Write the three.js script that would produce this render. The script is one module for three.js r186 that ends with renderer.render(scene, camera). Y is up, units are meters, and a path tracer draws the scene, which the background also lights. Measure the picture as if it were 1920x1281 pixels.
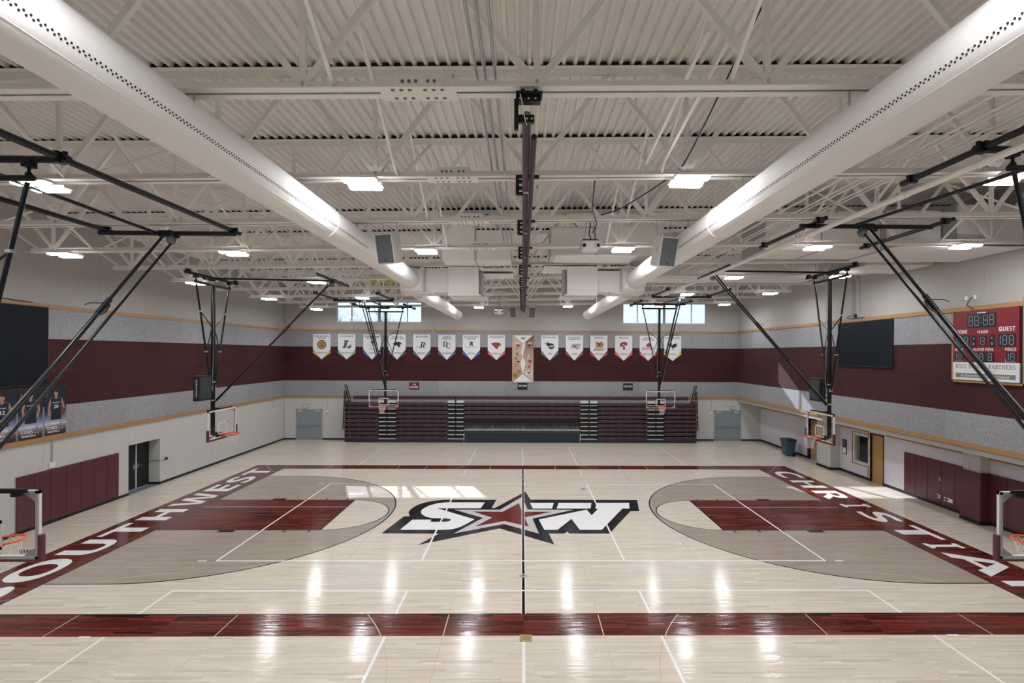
import * as THREE from 'three';
import { mergeGeometries } from 'three/addons/utils/BufferGeometryUtils.js';
import { RoundedBoxGeometry } from 'three/addons/geometries/RoundedBoxGeometry.js';
import { FontLoader } from 'three/addons/loaders/FontLoader.js';
import { RectAreaLightUniformsLib } from 'three/addons/lights/RectAreaLightUniformsLib.js';

RectAreaLightUniformsLib.init();
const scene = new THREE.Scene();

/* ---------- camera ---------- */
const W = 1920, H = 1281, FOCAL = 969.7;
const camera = new THREE.PerspectiveCamera(2 * Math.atan(H / 2 / FOCAL) * 180 / Math.PI, W / H, 0.1, 400);
camera.rotation.order = 'YXZ';
camera.position.set(-0.06, 6.1335, 19.804);
camera.rotation.set(0, -0.01369, 0.00511);
camera.setViewOffset(W, H, 960 - 992.57, 640.5 - 663.42, W, H);     // shift lens: level camera, horizon below the middle

/* ---------- sky, sun, exposure ---------- */
const LAMP = 255, LAMPCOL = 0xf5f8ff;
scene.background = new THREE.Color().setRGB(0.70, 0.87, 1.0);
scene.backgroundIntensity = 2.3;
const sun = new THREE.DirectionalLight(0xeaf1ff, 15);
sun.position.set(-0.59 * 40, 40, -1.53 * 40); sun.target.position.set(0, 0, 0);
sun.castShadow = true;
sun.shadow.mapSize.set(2048, 2048);
Object.assign(sun.shadow.camera, { left: -45, right: 45, top: 45, bottom: -45, near: 1, far: 200 });
scene.add(sun, sun.target);
const renderer = new THREE.WebGLRenderer({ antialias: true });
renderer.toneMapping = THREE.LinearToneMapping;
renderer.toneMappingExposure = 0.555;
renderer.shadowMap.enabled = true;

/* ---------- measures of the hall ---------- */
const XL = -16.83, XR = 15.32, XRL = 16.95, ZB = -16.85, ZF = 21.6, WT = 0.3;
const SLOPE = 0.0175;                               // the roof rises to the right
const roofY = (x) => 11.25 + SLOPE * x, chordY = (x) => 9.27 + SLOPE * x;
const L = 12.65, BX = 14.43, CW = 7.62, BZ = 8.56;  // court half length, border, half width, border

/* ---------- helpers ---------- */
let seed = 7;
const rnd = () => { seed = (seed * 1664525 + 1013904223) >>> 0; return seed / 4294967296; };
const V = (x, y, z) => new THREE.Vector3(x, y, z);
const taken = {};
const numbered = (n) => { const k = taken[n] = (taken[n] ?? -1) + 1; return k ? n + '_' + String(k).padStart(3, '0') : n; };
const std = (color, roughness = 0.6, metalness = 0, more = {}) => new THREE.MeshStandardMaterial({ color, roughness, metalness, ...more });
const phys = (color, roughness, more = {}) => new THREE.MeshPhysicalMaterial({ color, roughness, ...more });
function flat(g) { const f = g.index ? g.toNonIndexed() : g; for (const k of Object.keys(f.attributes)) if (!['position', 'normal', 'uv'].includes(k)) f.deleteAttribute(k); return f; }
const join = (list) => list.length === 1 ? list[0] : mergeGeometries(list.map(flat));
function box(x0, x1, y0, y1, z0, z1) {
  const w = x1 - x0, h = y1 - y0, d = z1 - z0, g = new THREE.BoxGeometry(w, h, d);
  const uv = g.attributes.uv, n = g.attributes.normal;
  for (let i = 0; i < uv.count; i++) {
    const ax = Math.abs(n.getX(i)) > 0.5 ? [d, h] : Math.abs(n.getY(i)) > 0.5 ? [w, d] : [w, h];
    uv.setXY(i, uv.getX(i) * ax[0], uv.getY(i) * ax[1]);
  }
  g.translate((x0 + x1) / 2, (y0 + y1) / 2, (z0 + z1) / 2);
  return g;
}
const cbox = (cx, cy, cz, w, h, d) => box(cx - w / 2, cx + w / 2, cy - h / 2, cy + h / 2, cz - d / 2, cz + d / 2);
const rbox = (cx, cy, cz, w, h, d, r = 0.02, s = 2) => { const g = new RoundedBoxGeometry(w, h, d, s, r); g.translate(cx, cy, cz); return g; };
const UP = V(0, 1, 0);
function along(g, p, q) {      // a geometry made along y, centred, is laid from p to q
  const d = q.clone().sub(p), m = new THREE.Matrix4().compose(p.clone().add(q).multiplyScalar(0.5), new THREE.Quaternion().setFromUnitVectors(UP, d.normalize()), V(1, 1, 1));
  return g.applyMatrix4(m);
}
const rod = (p, q, r, s = 10, r2 = r) => along(new THREE.CylinderGeometry(r2, r, p.distanceTo(q), s), p, q);
function bar(p, q, w, h) {     // a rectangular bar, its h side kept upright where it can be
  const d = q.clone().sub(p), len = d.length(); d.normalize();
  const side = Math.abs(d.y) > 0.999 ? V(1, 0, 0) : V(0, 1, 0).cross(d).normalize(), up = d.clone().cross(side).normalize();
  const g = new THREE.BoxGeometry(w, h, len);
  g.applyMatrix4(new THREE.Matrix4().makeBasis(side, up, d).setPosition(p.clone().add(q).multiplyScalar(0.5)));
  return g;
}
const path = (pts, r, seg = 24, rad = 6, closed = false) => new THREE.TubeGeometry(new THREE.CatmullRomCurve3(pts, closed, 'catmullrom', 0.2), seg, r, rad, closed);
const cylX = (x0, x1, y, z, r, s = 16) => rod(V(x0, y, z), V(x1, y, z), r, s);
const ball = (x, y, z, r, s = 12) => { const g = new THREE.SphereGeometry(r, s, Math.max(6, s / 2)); g.translate(x, y, z); return g; };
function mesh(name, geo, m, parent = scene) {
  const o = new THREE.Mesh(Array.isArray(geo) ? join(geo) : geo, m);
  o.name = parent === scene ? numbered(name) : name; o.castShadow = o.receiveShadow = true; parent.add(o);
  return o;
}
const each = (name, list, m, parent) => list.map((g) => mesh(name, g, m, parent));
function group(name, parent = scene) { const o = new THREE.Group(); o.name = parent === scene ? numbered(name) : name; parent.add(o); return o; }
function tag(o, label, category, grp) { o.userData = { ...o.userData, label, category }; if (grp) o.userData.group = grp; return o; }
const thing = (name, label, category, grp) => tag(group(name), label, category, grp);
function structure(o, label, category) { o.userData.kind = 'structure'; if (label) o.userData.label = label; if (category) o.userData.category = category; return o; }
function stuff(o) { o.userData.kind = 'stuff'; return o; }
function copy(o, label, grp) { const c = o.clone(); c.name = numbered(o.name.replace(/_\d{3}$/, '')); c.userData = { ...o.userData }; if (label) c.userData.label = label; if (grp) c.userData.group = grp; scene.add(c); return c; }
const ORD = ['first', 'second', 'third', 'fourth', 'fifth', 'sixth', 'seventh', 'eighth', 'ninth', 'tenth', 'eleventh', 'twelfth'];
function fitUV(g, ax, u0, u1, ay, v0, v1) {      // uv from position, for prints
  const p = g.attributes.position, uv = g.attributes.uv, get = { x: 'getX', y: 'getY', z: 'getZ' };
  for (let i = 0; i < p.count; i++) uv.setXY(i, (p[get[ax]](i) - u0) / (u1 - u0), (p[get[ay]](i) - v0) / (v1 - v0));
  return g;
}
function canvas(w, h, draw) {
  const c = document.createElement('canvas'); c.width = w; c.height = h;
  draw(c.getContext('2d'), w, h);
  const t = new THREE.CanvasTexture(c); t.colorSpace = THREE.SRGBColorSpace; t.anisotropy = 8;
  return t;
}
const printed = (t, rough = 0.6, more = {}) => new THREE.MeshStandardMaterial({ map: t, roughness: rough, ...more });
function fitText(c, s, x, y, w, px, font = 'sans-serif', style = 'bold') {    // text centred at x,y, squeezed into w
  c.font = `${style} ${px}px ${font}`; c.textAlign = 'center'; c.textBaseline = 'middle';
  const m = c.measureText(s).width; c.save(); c.translate(x, y); if (m > w) c.scale(w / m, 1); c.fillText(s, 0, 0); c.restore();
}
function noiseTex(w, h, f, rx, ry, srgb = true) {
  const d = new Uint8Array(w * h * 4);
  for (let y = 0; y < h; y++) for (let x = 0; x < w; x++) { const k = (y * w + x) * 4, v = f(x, y); if (typeof v === 'number') d[k] = d[k + 1] = d[k + 2] = v; else { d[k] = v[0]; d[k + 1] = v[1]; d[k + 2] = v[2]; } d[k + 3] = 255; }
  const t = new THREE.DataTexture(d, w, h); t.wrapS = t.wrapT = THREE.RepeatWrapping; t.magFilter = THREE.LinearFilter; t.minFilter = THREE.LinearMipmapLinearFilter; t.generateMipmaps = true;
  if (srgb) t.colorSpace = THREE.SRGBColorSpace; t.repeat.set(1 / rx, 1 / ry); t.needsUpdate = true;
  return t;
}

/* ---------- procedural textures ---------- */
// strip flooring, strips 57 mm wide laid left to right; tile of 8 x 3.648 m
function strips(contrast, dark, mid = 226, tint = 0.5) {
  const w = 2048, h = 1024, rows = 64, px = h / rows, plan = [];
  for (let r = 0; r < rows; r++) {
    const cells = []; let x = -rnd() * 300;
    while (x < w + 300) { const len = 90 + rnd() * 330, t = rnd(); cells.push([x, x + len, (rnd() - 0.5) * 2 * contrast - (t > 0.93 ? dark : 0) + (t < 0.06 ? contrast : 0), rnd() * 1000, rnd()]); x += len; }
    plan.push(cells);
  }
  const grain = new Float32Array(4096).map(() => rnd() - 0.5);
  return noiseTex(w, h, (x, y) => {
    const r = Math.floor(y / px), fy = y % px; let c = plan[r][0];
    for (const k of plan[r]) if (x >= k[0] && x < k[1]) { c = k; break; }
    let v = mid + c[2];
    v += grain[(Math.floor(x / 14 + c[3]) * 7 + Math.floor(fy / 2) * 131) & 4095] * contrast * 0.9 + grain[(x * 3 + y * 57) & 4095] * contrast * 0.25;
    if (fy < 1) v -= contrast * 0.9;
    if (x - c[0] < 1.5) v -= contrast * 1.2;
    const warm = (c[4] - 0.5) * contrast * tint;
    return [Math.max(0, Math.min(255, v + warm)), Math.max(0, Math.min(255, v)), Math.max(0, Math.min(255, v - warm))];
  }, 8, 3.648);
}
const planks = strips(8, 13, 238, 0.3), planksStained = strips(42, 66, 190, 0.2);
// relief of the same strips: each lies a touch tilted, so that lamp reflections break into streaks
const planksRelief = (() => {
  const rows = 64, px = 16, tilt = [], g = new Float32Array(1024).map(() => rnd());
  for (let r = 0; r < rows; r++) tilt.push(Array.from({ length: 9 }, () => (rnd() - 0.5) * 2));
  return noiseTex(1024, 1024, (x, y) => { const r = Math.floor(y / px), f = (y % px) / (px - 1) - 0.5, k = tilt[r][Math.floor(((x + r * 371) % 1024) / 114)]; return Math.max(0, Math.min(255, 128 + k * f * 170 - f * f * 150 + (g[(y * 3 + Math.floor(x / 20)) & 1023] - 0.5) * 14)); }, 8, 3.648, false);
})();
const grit = (() => { const n = 512, a = new Float32Array(n * n).map(() => rnd()), o = new Float32Array(n * n); for (let y = 0; y < n; y++) for (let x = 0; x < n; x++) { let t = 0; for (let j = 0; j < 3; j++) for (let i = 0; i < 3; i++) t += a[((y + j) % n) * n + (x + i) % n]; o[y * n + x] = 0.5 * a[y * n + x] + 0.5 * ((t / 9 - 0.5) * 3 + 0.5); } return o; })();
const speck = noiseTex(512, 512, (x, y) => 190 + Math.max(0, Math.min(1, grit[y * 512 + x])) * 62, 5, 5);
const speckBump = noiseTex(512, 512, (x, y) => Math.max(0, Math.min(1, grit[y * 512 + x])) * 255, 5, 5, false);
const woodTex = (() => { const cols = new Float32Array(512).map(() => rnd()); return noiseTex(512, 64, (x, y) => { const g = cols[(y * 5 + Math.floor(x / 40)) & 511] * 26 + cols[(y * 17 + Math.floor(x / 9)) & 511] * 14; return [235 - g, 230 - g, 222 - g]; }, 1.6, 0.2); })();
const concrete = (() => {
  const low = new Float32Array(32 * 32).map(() => rnd());
  const s = (u, v) => { const x0 = Math.floor(u), y0 = Math.floor(v), a = u - x0, b = v - y0, g = (i, j) => low[((y0 + j) & 31) * 32 + ((x0 + i) & 31)]; return (g(0, 0) * (1 - a) + g(1, 0) * a) * (1 - b) + (g(0, 1) * (1 - a) + g(1, 1) * a) * b; };
  return noiseTex(256, 256, (x, y) => 243 + s(x / 8, y / 8) * 5 + rnd() * 6, 4, 4);
})();

/* ---------- materials ---------- */
const M = {};
const finish = { specularIntensity: 0.62, bumpMap: planksRelief, bumpScale: 0.0016 }, GLOSS = 0.13;
M.maple = phys(0xeee2d0, GLOSS, { map: planks, ...finish });
M.greyStain = phys(0xb8a99b, GLOSS, { map: planks, ...finish });
M.maroonStain = phys(0x87382f, GLOSS, { map: planksStained, ...finish });
M.floorWhite = phys(0xfafaf7, GLOSS, { ...finish });
M.floorNavy = phys(0x0f141b, GLOSS, { ...finish });
M.floorBlack = phys(0x0c0e11, GLOSS, { ...finish });
M.floorSilver = phys(0xcfccc9, GLOSS, { ...finish });
M.floorRed = phys(0x6a1f1f, GLOSS, { ...finish });
M.floorTan = phys(0xd8c4a8, GLOSS, { ...finish });
M.floorBlue = phys(0xb7bcc0, GLOSS, { ...finish });
M.deck = std(0xf4efea, 0.55, 0, { map: concrete });
M.steelWhite = std(0xf3efea, 0.5);
M.wall = std(0xb9b6b0, 0.85, 0, { map: concrete });
M.wallLow = std(0xd0cfcb, 0.8, 0, { map: concrete });
M.wallLav = std(0xdedae2, 0.8, 0, { map: concrete });
const acoustic = (c) => std(c, 0.95, 0, { map: speck, bumpMap: speckBump, bumpScale: 0.004 });
M.greyPanels = [0xb2b3b6, 0xaeafb2, 0xb5b6b9].map(acoustic);
M.maroonPanels = [0x4a1e20, 0x471c1e, 0x4d2022].map(acoustic);
M.wood = std(0xcfa26f, 0.5, 0, { map: woodTex });
M.doorWood = std(0xd9ad74, 0.45, 0, { map: woodTex });
M.black = std(0x14181c, 0.32, 0.25);
M.blackMatte = std(0x16191d, 0.7);
M.rubber = std(0x15181b, 0.6);
M.pad = phys(0x5c2a33, 0.42, { sheen: 0.2 });
M.padEdge = std(0x4a2029, 0.5);
M.bleacher = std(0x432b34, 0.5);
M.stepWhite = std(0xd6d4cf, 0.6);
M.galv = std(0xb5b6b6, 0.4, 0.6);
M.chrome = std(0xd0d2d4, 0.25, 0.9);
M.duct = std(0xf0eeeb, 0.8);
M.ductBox = std(0xeeebe7, 0.6);
M.glass = phys(0xffffff, 0, { transmission: 1, thickness: 0, ior: 1.45 });
M.greyDoor = std(0x8d969b, 0.5);
M.greyFrame = std(0x9ba3a7, 0.5);
M.alu = std(0x9aa0a6, 0.4, 0.5);
M.white = std(0xe9e8e4, 0.5);
M.navy = std(0x1b2733, 0.5);
M.screen = phys(0x10171f, 0.6, { specularIntensity: 0.35 });
M.rim = std(0xf5581e, 0.4);
M.net = std(0xe9e6df, 0.8);
M.curtain = std(0x3e2530, 0.55);
M.lit = std(0xffffff, 0.5, 0, { emissive: 0xffffff, emissiveIntensity: 60 });

/* =====================================================================
   THE SETTING
   ===================================================================== */
const shapeOf = (pts) => { const s = new THREE.Shape(); pts.forEach(([x, z], i) => i ? s.lineTo(x, -z) : s.moveTo(x, -z)); return s; };
const onFloor = (s, y, seg = 48) => { const g = new THREE.ShapeGeometry(s, seg); g.rotateX(-Math.PI / 2); g.translate(0, y, 0); return g; };
const rect = (x0, x1, z0, z1, y) => onFloor(shapeOf([[x0, z0], [x1, z0], [x1, z1], [x0, z1]]), y);
const line = (x0, z0, x1, z1, w, y) => { const dx = x1 - x0, dz = z1 - z0, l = Math.hypot(dx, dz), nx = -dz / l * w / 2, nz = dx / l * w / 2; return onFloor(shapeOf([[x0 + nx, z0 + nz], [x1 + nx, z1 + nz], [x1 - nx, z1 - nz], [x0 - nx, z0 - nz]]), y); };
function arcLine(cx, cz, r, a0, a1, w, y, n = 64) {       // angles measured from +x towards +z
  const a = [], b = [];
  for (let i = 0; i <= n; i++) { const t = a0 + (a1 - a0) * i / n; a.push([cx + Math.cos(t) * (r + w / 2), cz + Math.sin(t) * (r + w / 2)]); b.unshift([cx + Math.cos(t) * (r - w / 2), cz + Math.sin(t) * (r - w / 2)]); }
  return onFloor(shapeOf([...a, ...b]), y);
}

const floor = group('floor'); structure(floor, 'pale maple strip gym floor with painted courts', 'floor');
{
  const g = box(XL - WT, XRL + WT, -0.2, 0, ZB - WT, ZF + WT), p = g.attributes.position, uv = g.attributes.uv;
  for (let i = 0; i < p.count; i++) uv.setXY(i, p.getX(i), -p.getZ(i));
  mesh('floor_boards', g, M.maple, floor);
}
{
  const paint = (name, g, m, label) => { const o = mesh(name, g, m, floor); if (label) o.userData.label = label; return o; };
  // maroon border
  paint('painted_border', [rect(-BX, BX, CW, BZ, 0.0008)], M.maroonStain, 'maroon border along the near sideline');
  paint('painted_border', [rect(-BX, BX, -BZ, -CW, 0.0008)], M.maroonStain, 'maroon border along the far sideline');
  paint('painted_border', [rect(-BX, -L, -CW, CW, 0.0008)], M.maroonStain, 'maroon end border under white letters, left');
  paint('painted_border', [rect(L, BX, -CW, CW, 0.0008)], M.maroonStain, 'maroon end border under white letters, right');
  for (const s of [-1, 1]) {
    const hx = s * (L - 1.6), R3 = 6.02, pts = [[s * L, -R3]];
    const ft = s * (L - 5.64);
    for (let i = 0; i <= 64; i++) { const t = -Math.PI / 2 + Math.PI * i / 64; pts.push([hx - s * Math.cos(t) * R3, Math.sin(t) * R3]); }
    pts.push([s * L, R3]);
    const sh = shapeOf(pts);
    paint('three_point_area', onFloor(sh, 0.0005), M.greyStain, 'grey stained area inside the three point arc');
    const ring = arcLine(hx, 0, R3, s < 0 ? -Math.PI / 2 : Math.PI / 2, s < 0 ? Math.PI / 2 : 1.5 * Math.PI, 0.05, 0.0016, 80);
    paint('three_point_line', [ring, line(s * L, R3, hx, R3, 0.05, 0.0016), line(s * L, -R3, hx, -R3, 0.05, 0.0016)], M.floorBlack);
    const c = []; for (let i = 0; i <= 40; i++) { const t = -Math.PI / 2 + Math.PI * i / 40; c.push([ft - s * Math.cos(t) * 1.83, Math.sin(t) * 1.83]); }
    paint('free_throw_circle', onFloor(shapeOf(c), 0.0007), M.maple, 'bare maple half circle beyond the free throw line');
    paint('circle_line', arcLine(ft, 0, 1.83, s < 0 ? -Math.PI / 2 : Math.PI / 2, s < 0 ? Math.PI / 2 : 1.5 * Math.PI, 0.04, 0.0017), M.floorBlack);
    paint('key_area', rect(Math.min(s * L, ft), Math.max(s * L, ft), -1.83, 1.83, 0.0008), M.maroonStain, 'maroon free throw lane');
    paint('lane_line', [line(s * L, 1.83, ft, 1.83, 0.05, 0.0018), line(s * L, -1.83, ft, -1.83, 0.05, 0.0018), line(ft, -1.83, ft, 1.83, 0.06, 0.0018)], M.floorBlack);
    paint('lane_arc', arcLine(hx, 0, 1.3, s < 0 ? -Math.PI / 2 : Math.PI / 2, s < 0 ? Math.PI / 2 : 1.5 * Math.PI, 0.05, 0.0019), M.floorBlack);
    for (const z of [-1, 1]) {
      paint('lane_block', rect(Math.min(s * (L - 2.2), s * (L - 2.75)), Math.max(s * (L - 2.2), s * (L - 2.75)), z > 0 ? 1.86 : -2.06, z > 0 ? 2.06 : -1.86, 0.0018), M.floorBlack);
      for (const o of [3.6, 4.45, 5.3]) paint('lane_mark', line(s * (L - o), z * 1.86, s * (L - o), z * 2.06, 0.05, 0.0018), M.floorBlack);
    }
    paint('base_line', line(s * L, -CW, s * L, CW, 0.05, 0.0018), M.floorBlack);
  }
  paint('side_line', line(-L - 1.7, CW, L + 1.7, CW, 0.05, 0.0018), M.floorBlack);
  paint('side_line', line(-L, -CW, L, -CW, 0.05, 0.0016), M.floorWhite);

  // the star emblem in the middle: outlines in metres on the floor
  const poly = (pts) => shapeOf(pts);
  paint('emblem_outline', onFloor(poly([[-4.81, 2.17], [-4.48, 0.33], [-4.26, 0.31], [-4.39, -0.10], [-4.42, -0.30], [-4.41, -0.55], [-4.35, -0.86], [-4.23, -1.20], [-4.04, -1.48], [-3.76, -1.71], [-3.33, -1.89], [-1.11, -1.90], [-1.25, -0.74], [-1.12, -0.74], [-0.06, -2.85], [0.10, -3.22], [0.32, -1.93], [4.80, -1.88], [4.54, -0.35], [4.19, -0.33], [2.95, 2.18], [1.58, 2.18], [1.52, 1.97], [1.41, 2.18], [0.88, 2.18], [1.00, 3.19], [-0.83, 1.66], [-3.37, 3.23], [-2.86, 2.19]]), 0.0012), M.floorNavy, 'navy outline of the star emblem');
  paint('emblem_letter', onFloor(poly([[-4.27, 1.80], [-4.08, 0.71], [-3.38, 0.70], [-3.37, 0.95], [-2.89, 0.95], [-2.71, 0.90], [-2.65, 0.72], [-2.74, 0.60], [-2.96, 0.54], [-3.37, 0.53], [-3.63, 0.37], [-3.84, 0.09], [-3.94, -0.20], [-3.96, -0.45], [-3.92, -0.70], [-3.77, -1.07], [-3.48, -1.40], [-3.18, -1.51], [-1.57, -1.51], [-1.68, -0.71], [-3.40, -0.70], [-1.80, 0.66], [-2.03, 1.16], [-2.19, 1.46], [-2.36, 1.66], [-2.56, 1.77], [-2.77, 1.80]]), 0.0014), M.floorWhite, 'white letter S of the emblem');
  for (const p of [[[0.29, -1.46], [1.27, -1.47], [1.15, -0.68], [0.39, -0.68]], [[1.47, -1.47], [2.82, -1.47], [2.68, -0.69], [1.33, -0.68]], [[3.03, -1.47], [4.38, -1.48], [4.23, -0.69], [3.95, -0.69], [2.75, 1.79], [1.98, 1.80], [1.80, 0.60], [1.20, 1.80], [0.74, 1.80], [0.58, 0.67], [2.51, -0.54], [2.61, 0.18], [2.97, -0.64], [2.87, -0.69]]])
    paint('emblem_letter', onFloor(poly(p), 0.0014), M.floorWhite, 'white piece of the letter W of the emblem');
  paint('emblem_star_outline', onFloor(poly([[-2.70, -0.52], [-0.91, -0.51], [-0.04, -2.34], [0.18, -0.54], [1.98, -0.51], [0.35, 0.58], [0.54, 2.18], [-0.69, 1.19], [-2.37, 2.17], [-1.49, 0.50]]), 0.0015), M.floorSilver, 'silver outline of the star');
  paint('emblem_star', onFloor(poly([[-1.94, -0.28], [-0.78, -0.26], [-0.17, -1.42], [-0.03, -0.26], [1.11, -0.26], [0.06, 0.43], [0.20, 1.48], [-0.67, 0.86], [-1.70, 1.46], [-1.16, 0.46]]), 0.0017), M.floorRed, 'dark red star of the emblem');

  // centre line and the three volleyball courts
  paint('center_line', [line(-0.045, -CW, -0.045, CW, 0.018, 0.0022), line(0.045, -CW, 0.045, CW, 0.018, 0.0022)], M.floorWhite, 'white edges of the centre line');
  paint('center_line', line(0, -CW, 0, CW, 0.07, 0.0021), M.floorBlack, 'black centre line');
  const court = (za, zb, w, front) => {
    const g = [line(-9, za, -9, zb, w, 0.0024), line(9, za, 9, zb, w, 0.0024), line(-3, za, -3, zb, w, 0.0024), line(3, za, 3, zb, w, 0.0024), line(-9.025, za, 9.025, za, w, 0.0023), line(-9.025, zb, 9.025, zb, w, 0.0023)];
    if (front) g.push(line(0, za, 0, zb, w, 0.0024));
    for (const s of [-1, 1]) for (const z of [za, zb]) g.push(line(s * 9.3, z, s * 9.55, z, w, 0.0024));
    return g;
  };
  court(-4.5, 4.5, 0.06).forEach((g) => paint('volleyball_line', g, M.floorWhite));
  court(6.42, 7.6, 0.06).slice(0, 5).forEach((g) => paint('volleyball_line', g, M.floorWhite));
  court(8.58, 15.4, 0.06, true).filter((g, i) => i !== 4).forEach((g) => paint('volleyball_line', g, M.floorWhite));
  court(-7.6, -6.36, 0.04).filter((g, i) => i !== 4).forEach((g) => paint('volleyball_line', g, M.floorWhite));
  court(-14.3, -8.58, 0.05, true).filter((g, i) => i !== 5).forEach((g) => paint('volleyball_line', g, M.floorWhite));
  // the thin lines of the two cross courts
  for (const s of [-1, 1]) {
    const cx = s * 8.5, t = 0.022, y = 0.0011;
    for (const e of [1, -1]) {
      paint('cross_court_line', line(cx - 1.83, e * 7.0, cx + 1.83, e * 7.0, t, y), M.floorTan);
      for (const q of [-1.83, 1.83]) paint('cross_court_line', line(cx + q, e * 7.0, cx + q, e * 12.8, t, y), M.floorTan);
      paint('cross_court_line', arcLine(cx, e * 11.2, 6.02, e > 0 ? Math.PI : 0, e > 0 ? 2 * Math.PI : Math.PI, t, 0.0009, 90), M.floorTan);
      paint('cross_court_line', arcLine(cx, e * 11.2, 1.25, e > 0 ? Math.PI : 0, e > 0 ? 2 * Math.PI : Math.PI, t, y, 40), M.floorTan);
    }
    paint('cross_court_line', line(s * 1.75, -12.8, s * 1.75, 12.8, t, 0.0009), M.floorTan);
    paint('cross_court_line', line(s * 5.2, -13, s * 5.2, 5, t, 0.0009), M.floorBlue);
    paint('cross_court_line', line(s * 5.2, 4.95, s * L, 4.95, t, 0.0010), M.floorBlue);
    paint('cross_court_line', line(s * 14.9, -16, s * 14.9, 13, t, 0.0009), M.floorTan);
  }
  paint('lane_stripe', line(-L, -0.86, -L + 5.64, -0.86, 0.03, 0.0020), M.floorWhite, 'thin white line across the left free throw lane');
  paint('lane_stripe', line(L, -0.86, L - 5.64, -0.86, 0.03, 0.0020), M.floorWhite, 'thin white line across the right free throw lane');

  // the two school words in the end borders
  const font = await new FontLoader().loadAsync('fonts/droid/droid_sans_bold.typeface.json');
  const word = (letters, s) => {
    for (const [ch, zc, w] of letters) {
      const gs = onLetters(ch, w, 1.1, font);
      const m = new THREE.Matrix4().makeBasis(V(0, 0, s), V(s, 0, 0), V(0, 1, 0)).setPosition(s * 13.02, 0.0016, zc);   // reading towards +z on the right, away on the left
      gs.applyMatrix4(m);
      const nr = gs.attributes.normal; for (let i = 0; i < nr.count; i++) nr.setXYZ(i, 0, 1, 0);
      paint('painted_letter', gs, M.floorWhite, `white painted letter ${ch}`);
    }
  };
  function onLetters(ch, w, h, f) {
    const shapes = f.generateShapes(ch, 1), g = new THREE.ShapeGeometry(shapes, 10); g.computeBoundingBox();
    const b = g.boundingBox; g.translate(-(b.min.x + b.max.x) / 2, -b.min.y, 0); g.scale(w / (b.max.x - b.min.x), h / (b.max.y - b.min.y), 1);
    return g;
  }
  word([['S', 6.78, 1.25], ['O', 5.13, 1.6], ['U', 3.4, 1.3], ['T', 1.8, 1.4], ['H', 0.12, 1.35], ['W', -1.9, 1.95], ['E', -3.75, 1.15], ['S', -5.3, 1.25], ['T', -6.95, 1.4]], -1);
  word([['C', -6.5, 1.4], ['H', -4.65, 1.35], ['R', -2.7, 1.4], ['I', -1.13, 0.42], ['S', 0.3, 1.25], ['T', 2.03, 1.45], ['I', 3.3, 0.42], ['A', 4.72, 1.75], ['N', 6.6, 1.45]], 1);
}

/* ---------- walls ---------- */
// panels laid on a wall plane. axis 'x' or 'z' is the direction the wall runs
function panels(parent, name, axis, plane, side, u0, u1, y0, y1, step, off, mats, thick, holes = []) {
  const gap = 0.005; let k = 0;
  const cuts = []; for (let u = u0 + (((off - u0) % step) + step) % step - step; u < u1; u += step) cuts.push(u);
  for (const c of cuts) {
    const a = Math.max(c, u0), b = Math.min(c + step, u1); if (b - a < 0.06) continue;
    let pieces = [[a, b, y0, y1]];
    for (const [ha, hb, hy0, hy1] of holes) pieces = pieces.flatMap(([p, q, r, t]) => {
      if (hb <= p || ha >= q || hy1 <= r || hy0 >= t) return [[p, q, r, t]];
      const o = []; if (ha > p) o.push([p, ha, r, t]); if (hb < q) o.push([hb, q, r, t]);
      const m = Math.max(p, ha), n = Math.min(q, hb); if (hy0 > r) o.push([m, n, r, hy0]); if (hy1 < t) o.push([m, n, hy1, t]);
      return o;
    });
    for (const [p, q, r, t] of pieces) {
      const lo = side > 0 ? plane : plane - thick, hi = side > 0 ? plane + thick : plane;
      mesh(name, axis === 'z' ? box(lo, hi, r + gap / 2, t - gap / 2, p + gap / 2, q - gap / 2) : box(p + gap / 2, q - gap / 2, r + gap / 2, t - gap / 2, lo, hi), mats[(k++ * 7 + Math.floor(r * 3)) % mats.length], parent);
    }
  }
}
const ROWS = [[3.12, 4.18, 1.22, 'greyPanels'], [4.18, 5.375, 0, 'maroonPanels'], [5.375, 6.57, 1.22, 'maroonPanels'], [6.57, 7.66, 0, 'greyPanels']];
const joint = std(0x6b6a68, 0.9), jointDark = std(0x3a2022, 0.9);
const WH = 12.2;

// left wall, with the recess of the black doors
const DOORL = [-4.4, -2.49, 0, 2.12];
const wallL = structure(group('wall_left'), 'beige left wall with grey and maroon acoustic panels', 'wall');
mesh('wall_core', [box(XL - 0.75, XL - 0.02, 2.12, WH, ZB - WT, ZF + WT), box(XL - 0.75, XL - 0.02, 0, 2.12, ZB - WT, -4.4), box(XL - 0.75, XL - 0.02, 0, 2.12, -2.49, ZF + WT), box(XL - 0.75, XL - 0.56, 0, 2.12, -4.4, -2.49)], M.wallLow, wallL);
panels(wallL, 'wall_panel', 'z', XL - 0.02, 1, ZB, ZF, 7.75, WH - 0.4, 2.44, 1.44, [M.wall], 0.02);
panels(wallL, 'wall_panel', 'z', XL - 0.02, 1, ZB, ZF, 0.0, 3.02, 2.44, 1.44, [M.wallLow], 0.02, [DOORL]);
for (const [a, b, o, m] of ROWS) panels(wallL, 'acoustic_panel', 'z', XL - 0.02, 1, ZB, ZF, a, b, 2.44, 1.44 + o, M[m], 0.05);
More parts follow.
